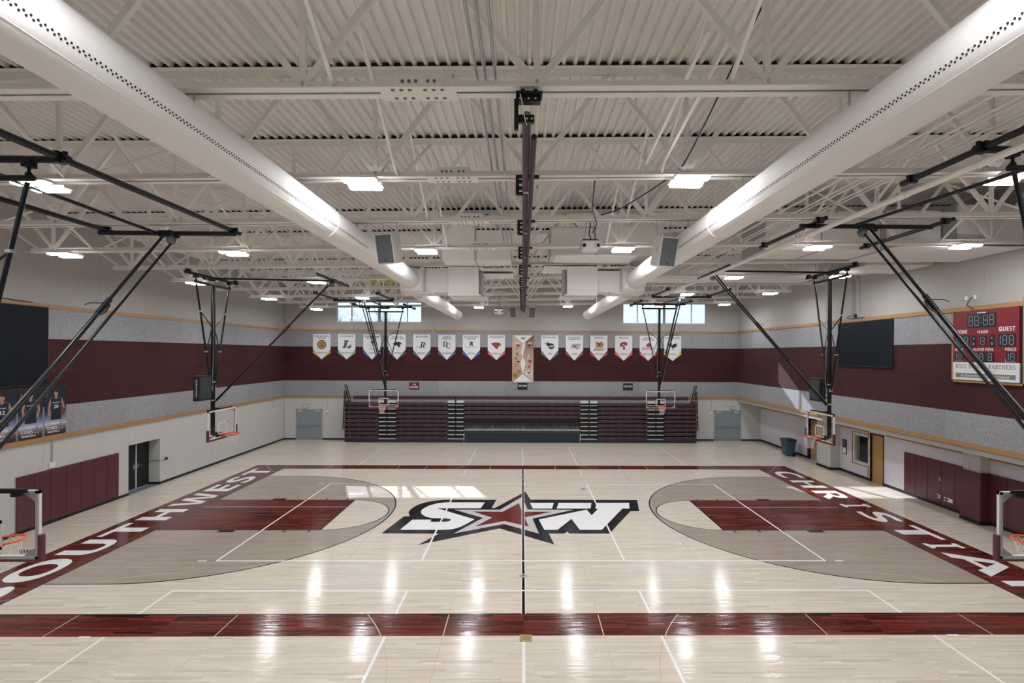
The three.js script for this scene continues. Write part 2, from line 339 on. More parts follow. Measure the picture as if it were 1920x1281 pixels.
// back wall with two window openings
const WIN = [[-13.19, -7.20, 8.31, 9.76], [7.08, 13.03, 8.31, 9.76]];
const wallB = structure(group('wall_back'), 'far wall with two high windows and acoustic panels', 'wall');
{
  const z0 = ZB - WT, z1 = ZB - 0.02, xs = [XL - 0.75, WIN[0][0], WIN[0][1], WIN[1][0], WIN[1][1], XRL + WT], g = [box(xs[0], xs[5], 0, 8.31, z0, z1), box(xs[0], xs[5], 9.76, WH, z0, z1)];
  for (const i of [0, 2, 4]) g.push(box(xs[i], xs[i + 1], 8.31, 9.76, z0, z1));
  mesh('wall_core', g, M.wall, wallB);
}
panels(wallB, 'wall_panel', 'x', ZB - 0.02, 1, XL, XR, 7.75, WH - 0.4, 2.39, 2.33, [M.wall], 0.02, WIN);
panels(wallB, 'wall_panel', 'x', ZB - 0.02, 1, XL, XRL, 0.0, 3.02, 2.39, 2.33, [M.wallLow], 0.02, [[-15.98, -14.12, 0, 2.15], [13.6, 15.55, 0, 2.15]]);
for (const [a, b, o, m] of ROWS) panels(wallB, 'acoustic_panel', 'x', ZB - 0.02, 1, XL, XR, a, b, 2.39, 2.33 + o, M[m], 0.05);
// right wall: overhanging upper part, set-back lower part
const SOFF = 2.78;
const wallR = structure(group('wall_right'), 'right wall with overhanging upper part and white lower part', 'wall');
mesh('wall_core', box(XR + 0.02, XRL + WT, SOFF, WH, ZB - WT, ZF + WT), M.wall, wallR);
panels(wallR, 'wall_panel', 'z', XR + 0.02, -1, ZB, ZF, 7.75, WH - 0.2, 2.44, 0.36, [M.wall], 0.02);
for (const [a, b, o, m] of ROWS) panels(wallR, 'acoustic_panel', 'z', XR + 0.02, -1, ZB, ZF, a, b, 2.44, 0.05 + o, M[m], 0.05);
const HOLES_R = [[-10.75, -8.93, 0, 2.4], [-6.47, -5.33, 0.72, 2.17], [-5.22, -4.24, 0, 2.36]];
{
  const g = [], ys = [[ZB - WT, -10.75], [-8.93, -6.47], [-5.33, -5.22], [-4.24, ZF + WT]];
  for (const [a, b] of ys) g.push(box(XRL, XRL + WT, 0, SOFF, a, b));
  for (const [a, b, y0, y1] of HOLES_R) { g.push(box(XRL, XRL + WT, y1, SOFF, a, b)); if (y0) g.push(box(XRL, XRL + WT, 0, y0, a, b)); }
  mesh('lower_wall', g, M.wallLav, wallR);
  // the passage and the unlit office behind the openings
  for (const [name, a, b, e, m] of [['passage_shell', -11, -8.6, XRL + 1.3, M.wallLow], ['office_shell', -7.4, -3.4, XRL + 3.6, std(0x9b9c9c, 0.9)]]) mesh(name, [box(XRL + WT, e, SOFF, SOFF + 0.1, a, b), box(XRL + WT, e, -0.1, 0, a, b), box(XRL + WT, e, 0, SOFF, a - 0.1, a), box(XRL + WT, e, 0, SOFF, b, b + 0.1), box(e, e + 0.1, -0.1, SOFF + 0.1, a - 0.1, b + 0.1)], m, wallR);
  mesh('lower_band', [box(XRL - 0.015, XRL, 2.47, SOFF, ZB, 0.5), box(XRL - 0.015, XRL, 2.47, SOFF, 1.23, ZF)], M.wall, wallR);
}
// the two pilasters that carry the overhang
for (const [z0, z1, x0, label] of [[-8.9, -7.62, 16.44, 'beige pilaster beside the tan double doors'], [0.5, 1.25, 16.6, 'beige pilaster above the maroon column pad']]) {
  mesh('pilaster', box(x0, XRL, 0, SOFF, z0, z1), M.wallLow, wallR).userData.label = label;
}
// wall behind the camera
const wallF = structure(mesh('wall_front', box(XL - 0.75, XRL + WT, 0, WH, ZF, ZF + WT), M.wall), 'plain painted wall behind the camera', 'wall');

// baseboards and wooden trims
const base = (side, g) => structure(mesh('baseboard_' + side, g, M.rubber), `black rubber baseboard, ${side} wall`, 'baseboard');
base('left', [box(XL, XL + 0.015, 0, 0.11, ZB, -4.4), box(XL, XL + 0.015, 0, 0.11, -2.49, ZF)]);
base('back', [box(XL, -15.98, 0, 0.11, ZB, ZB + 0.015), box(-14.12, 13.6, 0, 0.11, ZB, ZB + 0.015), box(15.55, XRL, 0, 0.11, ZB, ZB + 0.015)]);
base('right', [box(XRL - 0.015, XRL, 0, 0.13, ZB, -10.75), box(XRL - 0.015, XRL, 0, 0.13, -7.62, -5.22), box(XRL - 0.015, XRL, 0, 0.13, -4.24, 0.5), box(16.42, 16.44, 0, 0.13, -8.9, -7.6), box(16.42, XRL, 0, 0.13, -7.62, -7.6), box(XRL - 0.015, XRL, 0, 0.13, 1.25, ZF)]);
let tn = 0;
const trim = (g, label) => structure(mesh('trim_' + (++tn), g, M.wood), label, 'trim');
const woodRun = (axis, plane, side, u0, u1, y0, y1, t) => { const g = []; for (let u = u0; u < u1; u += 2.44) { const v = Math.min(u + 2.44, u1) - 0.003; g.push(axis === 'z' ? box(side > 0 ? plane : plane - t, side > 0 ? plane + t : plane, y0, y1, u, v) : box(u, v, y0, y1, plane, plane + t)); } return g; };
trim(woodRun('z', XL, 1, ZB, ZF, 7.65, 7.78, 0.06), 'upper wooden trim on the left wall');
trim(woodRun('z', XL, 1, ZB, ZF, 2.98, 3.13, 0.07), 'lower wooden trim on the left wall');
trim(woodRun('x', ZB, 1, XL, XR, 7.65, 7.78, 0.06), 'upper wooden trim on the far wall');
trim(woodRun('x', ZB, 1, XL, XR, 2.98, 3.13, 0.07), 'lower wooden trim on the far wall');
trim(woodRun('z', XR, -1, ZB, ZF, 7.68, 7.83, 0.06), 'upper wooden trim on the right wall');
trim(woodRun('z', XR, -1, ZB, ZF, 2.99, 3.15, 0.07), 'lower wooden trim on the right wall');
structure(mesh('trim_' + (++tn), box(XR - 0.0, XR + 0.02, SOFF, 2.99, ZB, ZF), M.wall), 'painted edge of the overhang below the trim', 'trim');
{
  const g = [];
  for (const [a, b] of [[ZB, -10.9], [-7.6, -5.3], [-4.15, 0.5], [1.23, ZF]]) g.push(box(XRL - 0.025, XRL, 2.36, 2.46, a, b));
  g.push(box(XRL - 0.022, XRL, 2.05, 2.36, -5.37, -5.3), box(XRL - 0.022, XRL, 0.12, 0.72, -5.37, -5.3), box(XRL - 0.03, XRL, 0.62, 0.66, -6.56, -5.33), box(XRL - 0.03, XRL, 2.22, 2.26, -6.56, -5.33), box(XRL - 0.03, XRL, 0.62, 2.26, -6.58, -6.54));
  trim(g, 'thin wooden trim on the lower right wall');
}

// ceiling: ribbed roof deck in sheets, roof slab above
const ceiling = structure(group('ceiling'), 'white ribbed steel roof deck', 'ceiling');
{
  const P = 0.2032, pr = [];
  const prof = (x) => [[x - 0.1016, 0.076], [x - 0.05, 0.076], [x - 0.027, 0], [x + 0.027, 0], [x + 0.05, 0.076]];
  for (let i = 0; i < 4; i++) pr.push(...prof((i - 1.5) * P));
  pr.push([2 * P - 0.0, 0.076]);
  const len = ZF - ZB + 0.2, pos = [], nor = [], uv = [];
  for (let i = 0; i < pr.length - 1; i++) {
    const [x0, y0] = pr[i], [x1, y1] = pr[i + 1], dx = x1 - x0, dy = y1 - y0, l = Math.hypot(dx, dy), n = [dy / l, -dx / l];
    for (const [x, y, z] of [[x0, y0, 0], [x1, y1, 0], [x1, y1, len], [x0, y0, 0], [x1, y1, len], [x0, y0, len]]) { pos.push(x, y, z); nor.push(n[0], n[1], 0); uv.push(x, z); }
  }
  const g = new THREE.BufferGeometry(); g.setAttribute('position', new THREE.Float32BufferAttribute(pos, 3)); g.setAttribute('normal', new THREE.Float32BufferAttribute(nor, 3)); g.setAttribute('uv', new THREE.Float32BufferAttribute(uv, 2));
  const deckMats = [M.deck, std(0xf0ece9, 0.55, 0, { map: concrete }), std(0xf5f2ef, 0.55, 0, { map: concrete })];
  for (let x = XL - 0.3, i = 0; x < XR + 0.6; x += 4 * P, i++) { const o = mesh('deck_sheet', g, deckMats[(i * 5) % 3], ceiling); o.position.set(x, roofY(x), ZB - 0.1); o.rotation.z = Math.atan(SLOPE); }
  const slab = box(-17.8, 17.8, 0.12, 0.45, ZB - 0.5, ZF + 0.5); const o = mesh('roof_slab', slab, M.wall, ceiling); o.position.y = 11.25; o.rotation.z = Math.atan(SLOPE);
}

// windows of the far wall
WIN.forEach(([x0, x1, y0, y1], i) => {
  const w = structure(group('window_' + (i + 1)), i ? 'high four pane window at right on the far wall' : 'high four pane window at left on the far wall', 'window'), z = ZB - 0.17;
  mesh('window_frame', [box(x0, x1, y0, y0 + 0.05, z - 0.05, z + 0.05), box(x0, x1, y1 - 0.05, y1, z - 0.05, z + 0.05), box(x0, x0 + 0.05, y0, y1, z - 0.05, z + 0.05), box(x1 - 0.05, x1, y0, y1, z - 0.05, z + 0.05)], M.alu, w);
  const cuts = [x0 + 1.05, (x0 + x1) / 2, x1 - 1.02];
  cuts.forEach((c, k) => mesh('mullion', box(c - (k === 1 ? 0.09 : 0.035), c + (k === 1 ? 0.09 : 0.035), y0 + 0.05, y1 - 0.05, z - 0.05, z + 0.05), M.alu, w));
  const e = [x0, ...cuts, x1];
  for (let k = 0; k < 4; k++) mesh('pane', new THREE.PlaneGeometry(e[k + 1] - e[k] - 0.06, y1 - y0 - 0.08).translate((e[k] + e[k + 1]) / 2, (y0 + y1) / 2, z), M.glass, w);
  mesh('window_sill', box(x0, x1, y0 - 0.02, y0 + 0.004, ZB - 0.12, ZB + 0.01), M.white, w);
});

// doors
function doubleDoor(n, label, x0, x1, h) {       // grey steel doors in the far wall
  const d = structure(group('door_' + n), label, 'door'), z = ZB - 0.02, c = (x0 + x1) / 2;
  mesh('door_frame', [box(x0, x0 + 0.07, 0, h, z, z + 0.05), box(x1 - 0.07, x1, 0, h, z, z + 0.05), box(x0, x1, h - 0.07, h, z, z + 0.05), box(c - 0.025, c + 0.025, 0, h, z, z + 0.045)], M.greyFrame, d);
  for (const [a, b, s] of [[x0 + 0.07, c - 0.025, -1], [c + 0.025, x1 - 0.07, 1]]) {
    const leaf = mesh('door_leaf', box(a + 0.004, b - 0.004, 0.01, h - 0.075, z - 0.01, z + 0.02), M.greyDoor, d);
    mesh('push_bar', [rbox((a + b) / 2, 1.0, z + 0.07, b - a - 0.1, 0.05, 0.05, 0.012), box(a + 0.06, a + 0.12, 0.97, 1.03, z + 0.02, z + 0.06), box(b - 0.12, b - 0.06, 0.97, 1.03, z + 0.02, z + 0.06)], M.alu, leaf);
    mesh('kick_plate', box(a + 0.04, b - 0.04, 0.05, 0.22, z + 0.02, z + 0.025), M.alu, leaf);
    mesh('door_closer', box(s < 0 ? a + 0.05 : b - 0.4, s < 0 ? a + 0.4 : b - 0.05, h - 0.16, h - 0.1, z + 0.02, z + 0.07), M.white, leaf);
  }
}
doubleDoor(1, 'grey double doors at the left end of the far wall', -15.98, -14.12, 2.15);
doubleDoor(2, 'grey double doors at the right end of the far wall', 13.62, 15.53, 2.15);
{ // black doors in the left wall
  const d = structure(group('door_3'), 'black double doors set back in the left wall', 'door'), x = XL - 0.5;
  const c = -3.57;
  for (const [a, b] of [[-4.39, c - 0.03], [c + 0.03, -2.5]]) {
    const leaf = mesh('door_leaf', box(x - 0.04, x, 0.01, 2.11, a, b), M.blackMatte, d), near = a > c ? a + 0.09 : b - 0.09;
    mesh('door_handle', [rod(V(x, 1.02, near), V(x + 0.07, 1.02, near), 0.018, 8), rod(V(x + 0.07, 1.02, near), V(x + 0.07, 1.02, near + (a > c ? 0.12 : -0.12)), 0.014, 8), box(x, x + 0.012, 0.9, 1.12, near - 0.03, near + 0.03)], M.chrome, leaf);
  }
  mesh('center_post', box(x - 0.03, x + 0.03, 0.01, 2.11, c - 0.03, c + 0.03), M.stepWhite, d);
  mesh('threshold', box(x, XL, 0, 0.006, -4.4, -2.49), std(0x6b7278, 0.8), d);
  mesh('baseboard_return', box(x, XL, 0, 0.11, -4.4, -4.385), M.rubber, d);
  mesh('hold_open_arm', [rod(V(XL - 0.4, 1.12, -4.38), V(XL + 0.02, 1.12, -4.3), 0.018, 8)], M.galv, d);
}
{ // tan double doors
  const d = structure(group('door_4'), 'tan wooden double doors with black frame', 'door'), x = XRL + 0.1, z0 = -10.75, z1 = -8.93, c = (z0 + z1) / 2;
  mesh('door_frame', [box(XRL - 0.02, XRL + 0.16, 0, 2.4, z0, z0 + 0.16), box(XRL - 0.02, XRL + 0.16, 0, 2.4, z1 - 0.06, z1), box(XRL - 0.02, XRL + 0.16, 2.33, 2.4, z0, z1)], M.blackMatte, d);
  for (const [a, b] of [[z0 + 0.16, c - 0.004], [c + 0.004, z1 - 0.06]]) {
    const leaf = mesh('door_leaf', box(x, x + 0.045, 0.01, 2.32, a, b), M.doorWood, d);
    mesh('push_bar', rbox(x - 0.05, 1.0, (a + b) / 2, 0.06, 0.07, b - a - 0.08, 0.015), M.alu, leaf);
    mesh('kick_plate', box(x - 0.004, x, 0.03, 0.3, a + 0.02, b - 0.02), M.galv, leaf);
  }
}
{ // office door
  const d = structure(group('door_5'), 'single maple door with black frame beside the office window', 'door'), x = XRL + 0.06, z0 = -5.22, z1 = -4.24;
  mesh('door_frame', [box(XRL - 0.02, XRL + 0.14, 0, 2.36, z0, z0 + 0.07), box(XRL - 0.02, XRL + 0.14, 0, 2.36, z1 - 0.05, z1), box(XRL - 0.02, XRL + 0.14, 2.3, 2.36, z0, z1)], M.blackMatte, d);
  const leaf = mesh('door_leaf', box(x, x + 0.045, 0.01, 2.3, z0 + 0.07, z1 - 0.05), M.doorWood, d);
  mesh('door_handle', [rod(V(x, 1.0, z0 + 0.14), V(x - 0.06, 1.0, z0 + 0.14), 0.014, 8), rod(V(x - 0.06, 1.0, z0 + 0.14), V(x - 0.06, 1.0, z0 + 0.26), 0.012, 8)], M.chrome, leaf);
}
{ // office window
  const w = structure(group('window_3'), 'dark office window beside the maple door', 'window'), z0 = -6.47, z1 = -5.33;
  mesh('window_frame', [box(XRL - 0.015, XRL + 0.12, 0.72, 0.8, z0, z1), box(XRL - 0.015, XRL + 0.12, 2.09, 2.17, z0, z1), box(XRL - 0.015, XRL + 0.12, 0.8, 2.09, z0, z0 + 0.08), box(XRL - 0.015, XRL + 0.12, 0.8, 2.09, z1 - 0.03, z1)], M.wallLow, w);
  mesh('pane', new THREE.PlaneGeometry(z1 - z0 - 0.1, 1.3).rotateY(-Math.PI / 2).translate(XRL + 0.06, 1.445, (z0 + z1) / 2), M.glass, w);
  mesh('cabinet_behind', box(XRL + 1.6, XRL + 2.2, 0.0, 1.65, -6.3, -5.2), std(0x7d8186, 0.6), w);
}
// outside ground
structure(mesh('ground', box(-90, 90, -0.5, -0.25, -140, ZB - 0.8), std(0xb9bbb8, 0.9)), 'pale winter ground outside the windows', 'ground');

/* =====================================================================
   ROOF STEEL
   ===================================================================== */
const JZ = []; for (let k = 10; k >= 1; k--) JZ.push(ZB + 3.045 * k);        // nearest first
JZ.unshift(ZB + 3.045 * 11);                                                // one above the camera
const NODE = (k) => 0.1 + 2.78 * k;
{
  const angleB = (s, x0, x1) => [box(x0, x1, 0, 0.014, s > 0 ? 0.012 : -0.14, s > 0 ? 0.14 : -0.012), box(x0, x1, 0, 0.13, s > 0 ? 0.012 : -0.026, s > 0 ? 0.026 : -0.012)];
  const angleT = (s, x0, x1) => [box(x0, x1, 1.936, 1.95, s > 0 ? 0.012 : -0.12, s > 0 ? 0.12 : -0.012), box(x0, x1, 1.83, 1.95, s > 0 ? 0.012 : -0.026, s > 0 ? 0.026 : -0.012)];
  const j = thing('steel_joist', '', 'joist', 'white roof joists');
  for (const s of [-1, 1]) { mesh('bottom_chord', angleB(s, -14.45, 14.3), M.steelWhite, j); mesh('top_chord', angleT(s, XL + 0.1, XR - 0.04), M.steelWhite, j); }
  const post = bar(V(0, 0.06, 0), V(0, 1.85, 0), 0.075, 0.06), dl = bar(V(0, 0.08, 0), V(1.39, 1.85, 0), 0.07, 0.085), dr = bar(V(0, 0.08, 0), V(-1.39, 1.85, 0), 0.07, 0.085);
  for (let k = -5; k <= 5; k++) {
    for (const [n, g] of [['web_post', post], ['web_diagonal', dl], ['web_diagonal', dr]]) { if (k === 5 && g === dl) continue; mesh(n, g, M.steelWhite, j).position.x = NODE(k); }
  }
  mesh('end_tie', bar(V(-14.2, 0.07, 0), V(XL + 0.18, 1.82, 0), 0.05, 0.05), M.steelWhite, j);
  mesh('end_tie', bar(V(14.0, 0.07, 0), V(XR - 0.05, 1.82, 0), 0.05, 0.05), M.steelWhite, j);
  const sp = mesh('splice_plate', [box(-1.76, -0.86, -0.014, 0, -0.17, 0.17), box(-1.6, -1.02, 0.0, 0.2, 0.026, 0.04), box(-1.6, -1.02, 0.0, 0.2, -0.04, -0.026)], M.steelWhite, j);
  const holes = []; for (const x of [-1.6, -1.5, -1.4, -1.22, -1.12, -1.02]) for (const z of [-0.1, 0.1]) holes.push(rod(V(x, -0.02, z), V(x, -0.008, z), 0.024, 8)); for (const x of [-1.5, -1.42, -1.34, -1.2, -1.12]) holes.push(rod(V(x, 0.12, 0.03), V(x, 0.12, 0.046), 0.022, 8));
  stuff(mesh('bolt', holes, std(0x6f6b68, 0.6), sp));
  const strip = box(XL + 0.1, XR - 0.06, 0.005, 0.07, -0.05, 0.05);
  for (const z of JZ) { const c = mesh('flute_strip', strip, M.blackMatte, ceiling); c.position.set(0, 11.25, z); c.rotation.z = Math.atan(SLOPE); c.userData.label = 'black strip between the deck ribs'; }  // plain black strip set in the deck flutes over each joist
  JZ.forEach((z, i) => {
    const o = i ? copy(j) : j;
    o.position.set(0, 9.27, z); o.rotation.z = Math.atan(SLOPE);
    o.userData.label = i ? `white open-web roof joist, ${ORD[i - 1]} counted from the camera` : 'white open-web roof joist directly above the camera';
  });
}
// diagonal bridging between the joists
for (const [x, where] of [[-12.6, 'near the left wall'], [-8.1, 'left of the left round duct'], [-2.3, 'just left of the curtain roller'], [2.4, 'just right of the curtain roller'], [8.1, 'right of the right round duct'], [12.4, 'near the right wall']]) {
  const b = thing('cross_bridging', `line of thin white diagonal bridging rods between joists ${where}`, 'bridging', 'bridging rods');
  const y0 = chordY(x) + 0.02, y1 = roofY(x) - 0.12;
  for (let i = 0; i < JZ.length - 1; i++) if (!(x > -3 && JZ[i] < 5 && JZ[i] > -2)) for (const up of [0, 1]) mesh('brace_rod', bar(V(x + up * 0.05, up ? y0 : y1, JZ[i]), V(x + up * 0.05, up ? y1 : y0, JZ[i + 1]), 0.045, 0.045), M.steelWhite, b);
}
// conduits and pipes that run the length of the hall
const conduit = (x, y, z0, z1, r, label, grp, m = M.steelWhite) => tag(mesh('conduit', rod(V(x, y, z0), V(x, y, z1), r, 8), m), label, 'conduit', grp);
[[-0.62, 'leftmost'], [-0.52, 'middle'], [-0.4, 'rightmost']].forEach(([x, w]) => conduit(x, 9.45, 4.5, 20, 0.018, `${w} of three thin grey conduits left of the curtain roller`, 'conduits above the curtain roller', M.galv));
[6.35, 6.75, 6.9, 7.25, 7.4].forEach((x, i) => conduit(x, 9.58 + SLOPE * x, -6, 20, 0.021, `white conduit right of the right duct, ${ORD[i]} from the duct`, 'conduits right of the right duct'));
{ const p = thing('sprinkler_pipe', 'thick white pipe running along the hall right of the conduits', 'pipe'); mesh('pipe_run', rod(V(6.94, 9.08, -6), V(6.94, 9.08, 20), 0.055, 12), M.steelWhite, p); for (let z = -4; z < 18; z += 3.6) mesh('pipe_coupling', rod(V(6.94, 9.08, z - 0.07), V(6.94, 9.08, z + 0.07), 0.07, 12), M.steelWhite, p); for (let z = -2.5; z < 18; z += 3.045) mesh('pipe_hanger', rod(V(6.94, 9.08, z), V(6.94, 9.385, z), 0.01, 6), M.galv, p); }
{ const p = thing('flat_strut_rails', 'pair of flat white struts crossing above the right duct', 'strut'); for (const x of [2.2, 2.5]) mesh('strut_rail', bar(V(x, 10.1, 13.5), V(x - 0.1, 9.5, 10.7), 0.05, 0.05), M.steelWhite, p); }
{ const c = thing('black_cable', 'thin black cable strung along the ceiling left of the right duct', 'cable'); mesh('cable_run', path([V(3.05, 10.9, 16), V(2.98, 10.7, 13.7), V(2.78, 9.5, 10.6), V(2.2, 9.48, 8.0), V(1.8, 9.45, 7.5)], 0.014, 40), M.black, c); }
{ const c = thing('black_cable', 'loose black cable hanging above the near white projector', 'cable'); mesh('cable_run', path([V(1.25, 9.45, 10.5), V(1.35, 9.1, 9.3), V(1.6, 9.05, 8.2), V(1.58, 9.0, 7.6)], 0.013, 30), M.black, c); }

/* =====================================================================
   DUCTS
   ===================================================================== */
function roundDuct(x, y, side, label) {
  const r = 0.315, d = thing('round_duct', label, 'duct', 'long round ducts');
  const cyl = (z0, z1, rad, cap) => { const g = rod(V(x, y, z0), V(x, y, z1), rad, 40); return g; };
  mesh('duct_tube', cyl(1.55, 20.6, r), M.duct, d);
  for (const z of [9.62, 17.2]) mesh('joint_band', [new THREE.TorusGeometry(r + 0.004, 0.012, 8, 48).translate(x, y, z)], M.duct, d);
  const a = -0.40, seam = -0.78;       // the holes face the court, below the middle
  const sx = side < 0 ? 1 : -1;
  mesh('long_seam', rod(V(x + sx * Math.cos(seam) * r, y + Math.sin(seam) * r, 1.6), V(x + sx * Math.cos(seam) * r, y + Math.sin(seam) * r, 20), 0.004, 6), M.ductBox, d);
  const n = 430, hole = new THREE.InstancedMesh(new THREE.CylinderGeometry(0.0095, 0.0095, 0.006, 10), M.blackMatte, n);
  hole.name = 'vent_hole'; stuff(hole); d.add(hole);
  for (let i = 0; i < n; i++) {
    const t = a + (i % 2 ? 0.035 : -0.035), z = 7.6 + i * 0.0285, nx = sx * Math.cos(t), ny = Math.sin(t);
    hole.setMatrixAt(i, new THREE.Matrix4().compose(V(x + nx * r, y + ny * r, z), new THREE.Quaternion().setFromUnitVectors(UP, V(nx, ny, 0)), V(1, 1, 1)));
  }
  for (let z = 4.46; z < 20; z += 3.045) mesh('hanger_rod', rod(V(x, y + r - 0.01, z), V(x, chordY(x) + 0.01, z), 0.012, 6), M.galv, d);
  // square end box with the round-to-square collar, cross duct and drop box
  const bx = thing('duct_end_box', side < 0 ? 'square white duct box at the far end of the left round duct' : 'square white duct box at the far end of the right round duct', 'duct', 'duct boxes');
  const s = -side, X = (o) => x + s * o;             // towards the middle of the hall
  const b2 = (o0, o1, y0, y1, z0, z1) => box(Math.min(X(o0), X(o1)), Math.max(X(o0), X(o1)), y0, y1, z0, z1);
  { const g = new THREE.CylinderGeometry(0.325, 0.58, 0.42, 40, 4, true), p = g.attributes.position;      // collar from round to square
    for (let i = 0; i < p.count; i++) { const t = 1 - (p.getY(i) + 0.21) / 0.42, xx = p.getX(i), zz = p.getZ(i), rr = Math.hypot(xx, zz), m = Math.max(Math.abs(xx), Math.abs(zz)) || 1, q = rr / m; const k = 1 + (q * 0.405 / Math.max(rr, 1e-4) - 1) * t; p.setX(i, xx * k); p.setZ(i, zz * k); }
    g.computeVertexNormals(); g.rotateX(Math.PI / 2); g.translate(x, y, 1.56); mesh('collar', g, M.ductBox, bx).material.side = THREE.DoubleSide; }
  mesh('box_body', b2(-0.405, 0.405, y - 0.42, y + 0.4, 0.4, 1.36), M.ductBox, bx);
  mesh('bottom_flange', b2(-0.43, 0.8, y - 0.45, y - 0.42, 0.35, 1.42), M.ductBox, bx);
  mesh('cross_duct', b2(0.46, 1.3, y - 0.4, y + 0.36, 0.5, 1.28), M.ductBox, bx);
  mesh('joint_flange', [b2(0.405, 0.46, y - 0.44, y + 0.42, 0.42, 1.34)], M.galv, bx);
  const dp = thing('duct_drop_box', side < 0 ? 'large white vertical duct box left of the curtain roller' : 'large white vertical duct box right of the curtain roller', 'duct', 'duct boxes');
  mesh('box_body', b2(1.3, 2.34, y - 0.5, y + 0.48, 0.4, 1.42), M.ductBox, dp);
  each('corner_seam', [b2(2.34, 2.36, y - 0.5, y + 0.48, 1.38, 1.44), b2(1.28, 1.3, y - 0.5, y + 0.48, 1.38, 1.44)], M.ductBox, dp);
  each('bottom_flange', [b2(1.3, 2.44, y - 0.54, y - 0.5, 0.34, 1.5), b2(1.3, 2.6, y - 0.58, y - 0.54, 0.2, 1.2)], M.ductBox, dp);
  mesh('side_strip', [b2(2.36, 2.5, y - 0.45, y + 0.46, 0.7, 0.95)], M.galv, dp);
  // the lower round duct that goes on to the far wall
  const fd = thing('round_duct', side < 0 ? 'short lower white round duct with domed end, left of the far projector' : 'short lower white round duct with domed end, right of the far speakers', 'duct', 'short round ducts');
  const fy = y - 0.26, fr = 0.285;
  mesh('duct_tube', rod(V(x, fy, 0.38), V(x, fy, -11.4), fr, 36), M.duct, fd);
  { const g = new THREE.SphereGeometry(fr, 32, 12, 0, Math.PI * 2, 0, Math.PI / 2); g.rotateX(-Math.PI / 2); g.translate(x, fy, -11.4); mesh('domed_end', g, M.duct, fd); }
  mesh('joint_band', [new THREE.TorusGeometry(fr + 0.003, 0.01, 8, 40).translate(x, fy, -7.2)], M.duct, fd);
  for (const z of [-1.62, -4.67, -7.71, -10.76]) mesh('hanger_rod', rod(V(x, fy + fr - 0.01, z), V(x, chordY(x) + 0.01, z), 0.012, 6), M.galv, fd);
}
roundDuct(-3.98, 8.72, -1, 'long round white duct with rows of holes, left of centre');
roundDuct(3.885, 8.76, 1, 'long round white duct with rows of holes, right of centre');
// rectangular trunk ducts up between the joists
function trunk(label, boxes, plates = []) {
  const t = thing('trunk_duct', label, 'duct', 'rectangular trunk ducts');
  boxes.forEach((b) => mesh('duct_section', box(...b), M.ductBox, t));
  plates.forEach((b) => mesh('bottom_plate', box(...b), M.duct, t));
  boxes.forEach((b) => mesh('joint_flange', box(b[0] - 0.02, b[0] + 0.02, b[2] - 0.03, b[3] + 0.03, b[4] - 0.03, b[5] + 0.03), M.galv, t));
}
trunk('rectangular trunk duct above the left vertical duct box', [[-2.75, -1.65, 9.2, 10.35, 1.75, 2.75], [-1.62, -0.45, 9.2, 10.2, 1.75, 2.75], [-2.7, -1.7, 9.37, 10.3, 0.3, 1.2]], [[-1.55, -0.3, 9.1, 9.14, 0.2, 1.4], [-1.5, -0.4, 8.98, 9.01, 0.4, 1.2]]);
trunk('rectangular trunk duct above the right vertical duct box', [[0.85, 2.3, 9.35, 10.3, 1.75, 2.75], [2.33, 4.6, 9.4, 10.35, 1.75, 2.75], [1.6, 2.6, 9.41, 10.3, 0.3, 1.2]], [[0.7, 1.75, 9.2, 9.24, 0.0, 1.5], [1.78, 2.8, 9.2, 9.24, 0.0, 1.5], [2.83, 3.5, 9.2, 9.24, 0.2, 1.5], [1.0, 3.6, 9.27, 9.31, 2.0, 3.3]]);
trunk('wide rectangular trunk duct against the right wall', [[7.6, 9.4, 9.48, 10.6, 1.9, 3.5], [9.42, 11.3, 9.48, 10.6, 1.9, 3.5], [11.32, 13.1, 9.5, 10.7, 1.9, 3.7], [13.15, 15.25, 9.55, 10.75, 2.0, 4.2]], [[11.4, 15.25, 9.44, 9.48, 1.8, 4.25]]);
trunk('rectangular trunk duct crossing behind the right main basketball frame', [[5.2, 8.4, 9.42, 10.3, -3.9, -2.4], [8.42, 12.6, 9.45, 10.4, -3.9, -2.4], [12.6, 15.2, 9.5, 10.5, -1.3, 0.8]], []);

/* =====================================================================
   LAMPS
   ===================================================================== */
const LX = [-13.25, -8.42, -2.87, 2.87, 8.6, 13.0], LZ = [16.75, 10.72, 4.72, -1.3, -7.3, -13.5];
{
  const proto = thing('high_bay_light', '', 'light', 'twin strip ceiling lights');
  mesh('housing', [rbox(0, 0.05, -0.19, 0.62, 0.05, 0.19, 0.012), rbox(0, 0.05, 0.19, 0.62, 0.05, 0.19, 0.012), box(-0.05, 0.05, 0.06, 0.11, -0.27, 0.27)], M.steelWhite, proto);
  for (const z of [-0.19, 0.19]) { const p = mesh('light_strip', rbox(0, 0.0, z, 0.56, 0.05, 0.16, 0.012), M.lit, proto); p.castShadow = false; }
  for (const z of [-0.19, 0.19]) {          // the light each strip gives, just below it
    const glow = new THREE.RectAreaLight(LAMPCOL, LAMP, 0.56, 0.16);
    glow.position.set(0, -0.03, z); glow.rotation.x = -Math.PI / 2; proto.add(glow);
  }
  const col = ['at the far left', 'left of the left duct', 'between left duct and curtain roller', 'between curtain roller and right duct', 'right of the right duct', 'at the far right'];
  let first = true;
  LZ.forEach((z, r) => LX.forEach((x, c) => {
    const o = first ? proto : copy(proto); first = false;
    o.position.set(x, 9.13 + SLOPE * x, z);
    o.userData.label = `bright twin strip ceiling light, ${r ? ORD[r - 1] + ' row from camera' : 'row above the camera'}, ${col[c]}`;
  }));
}

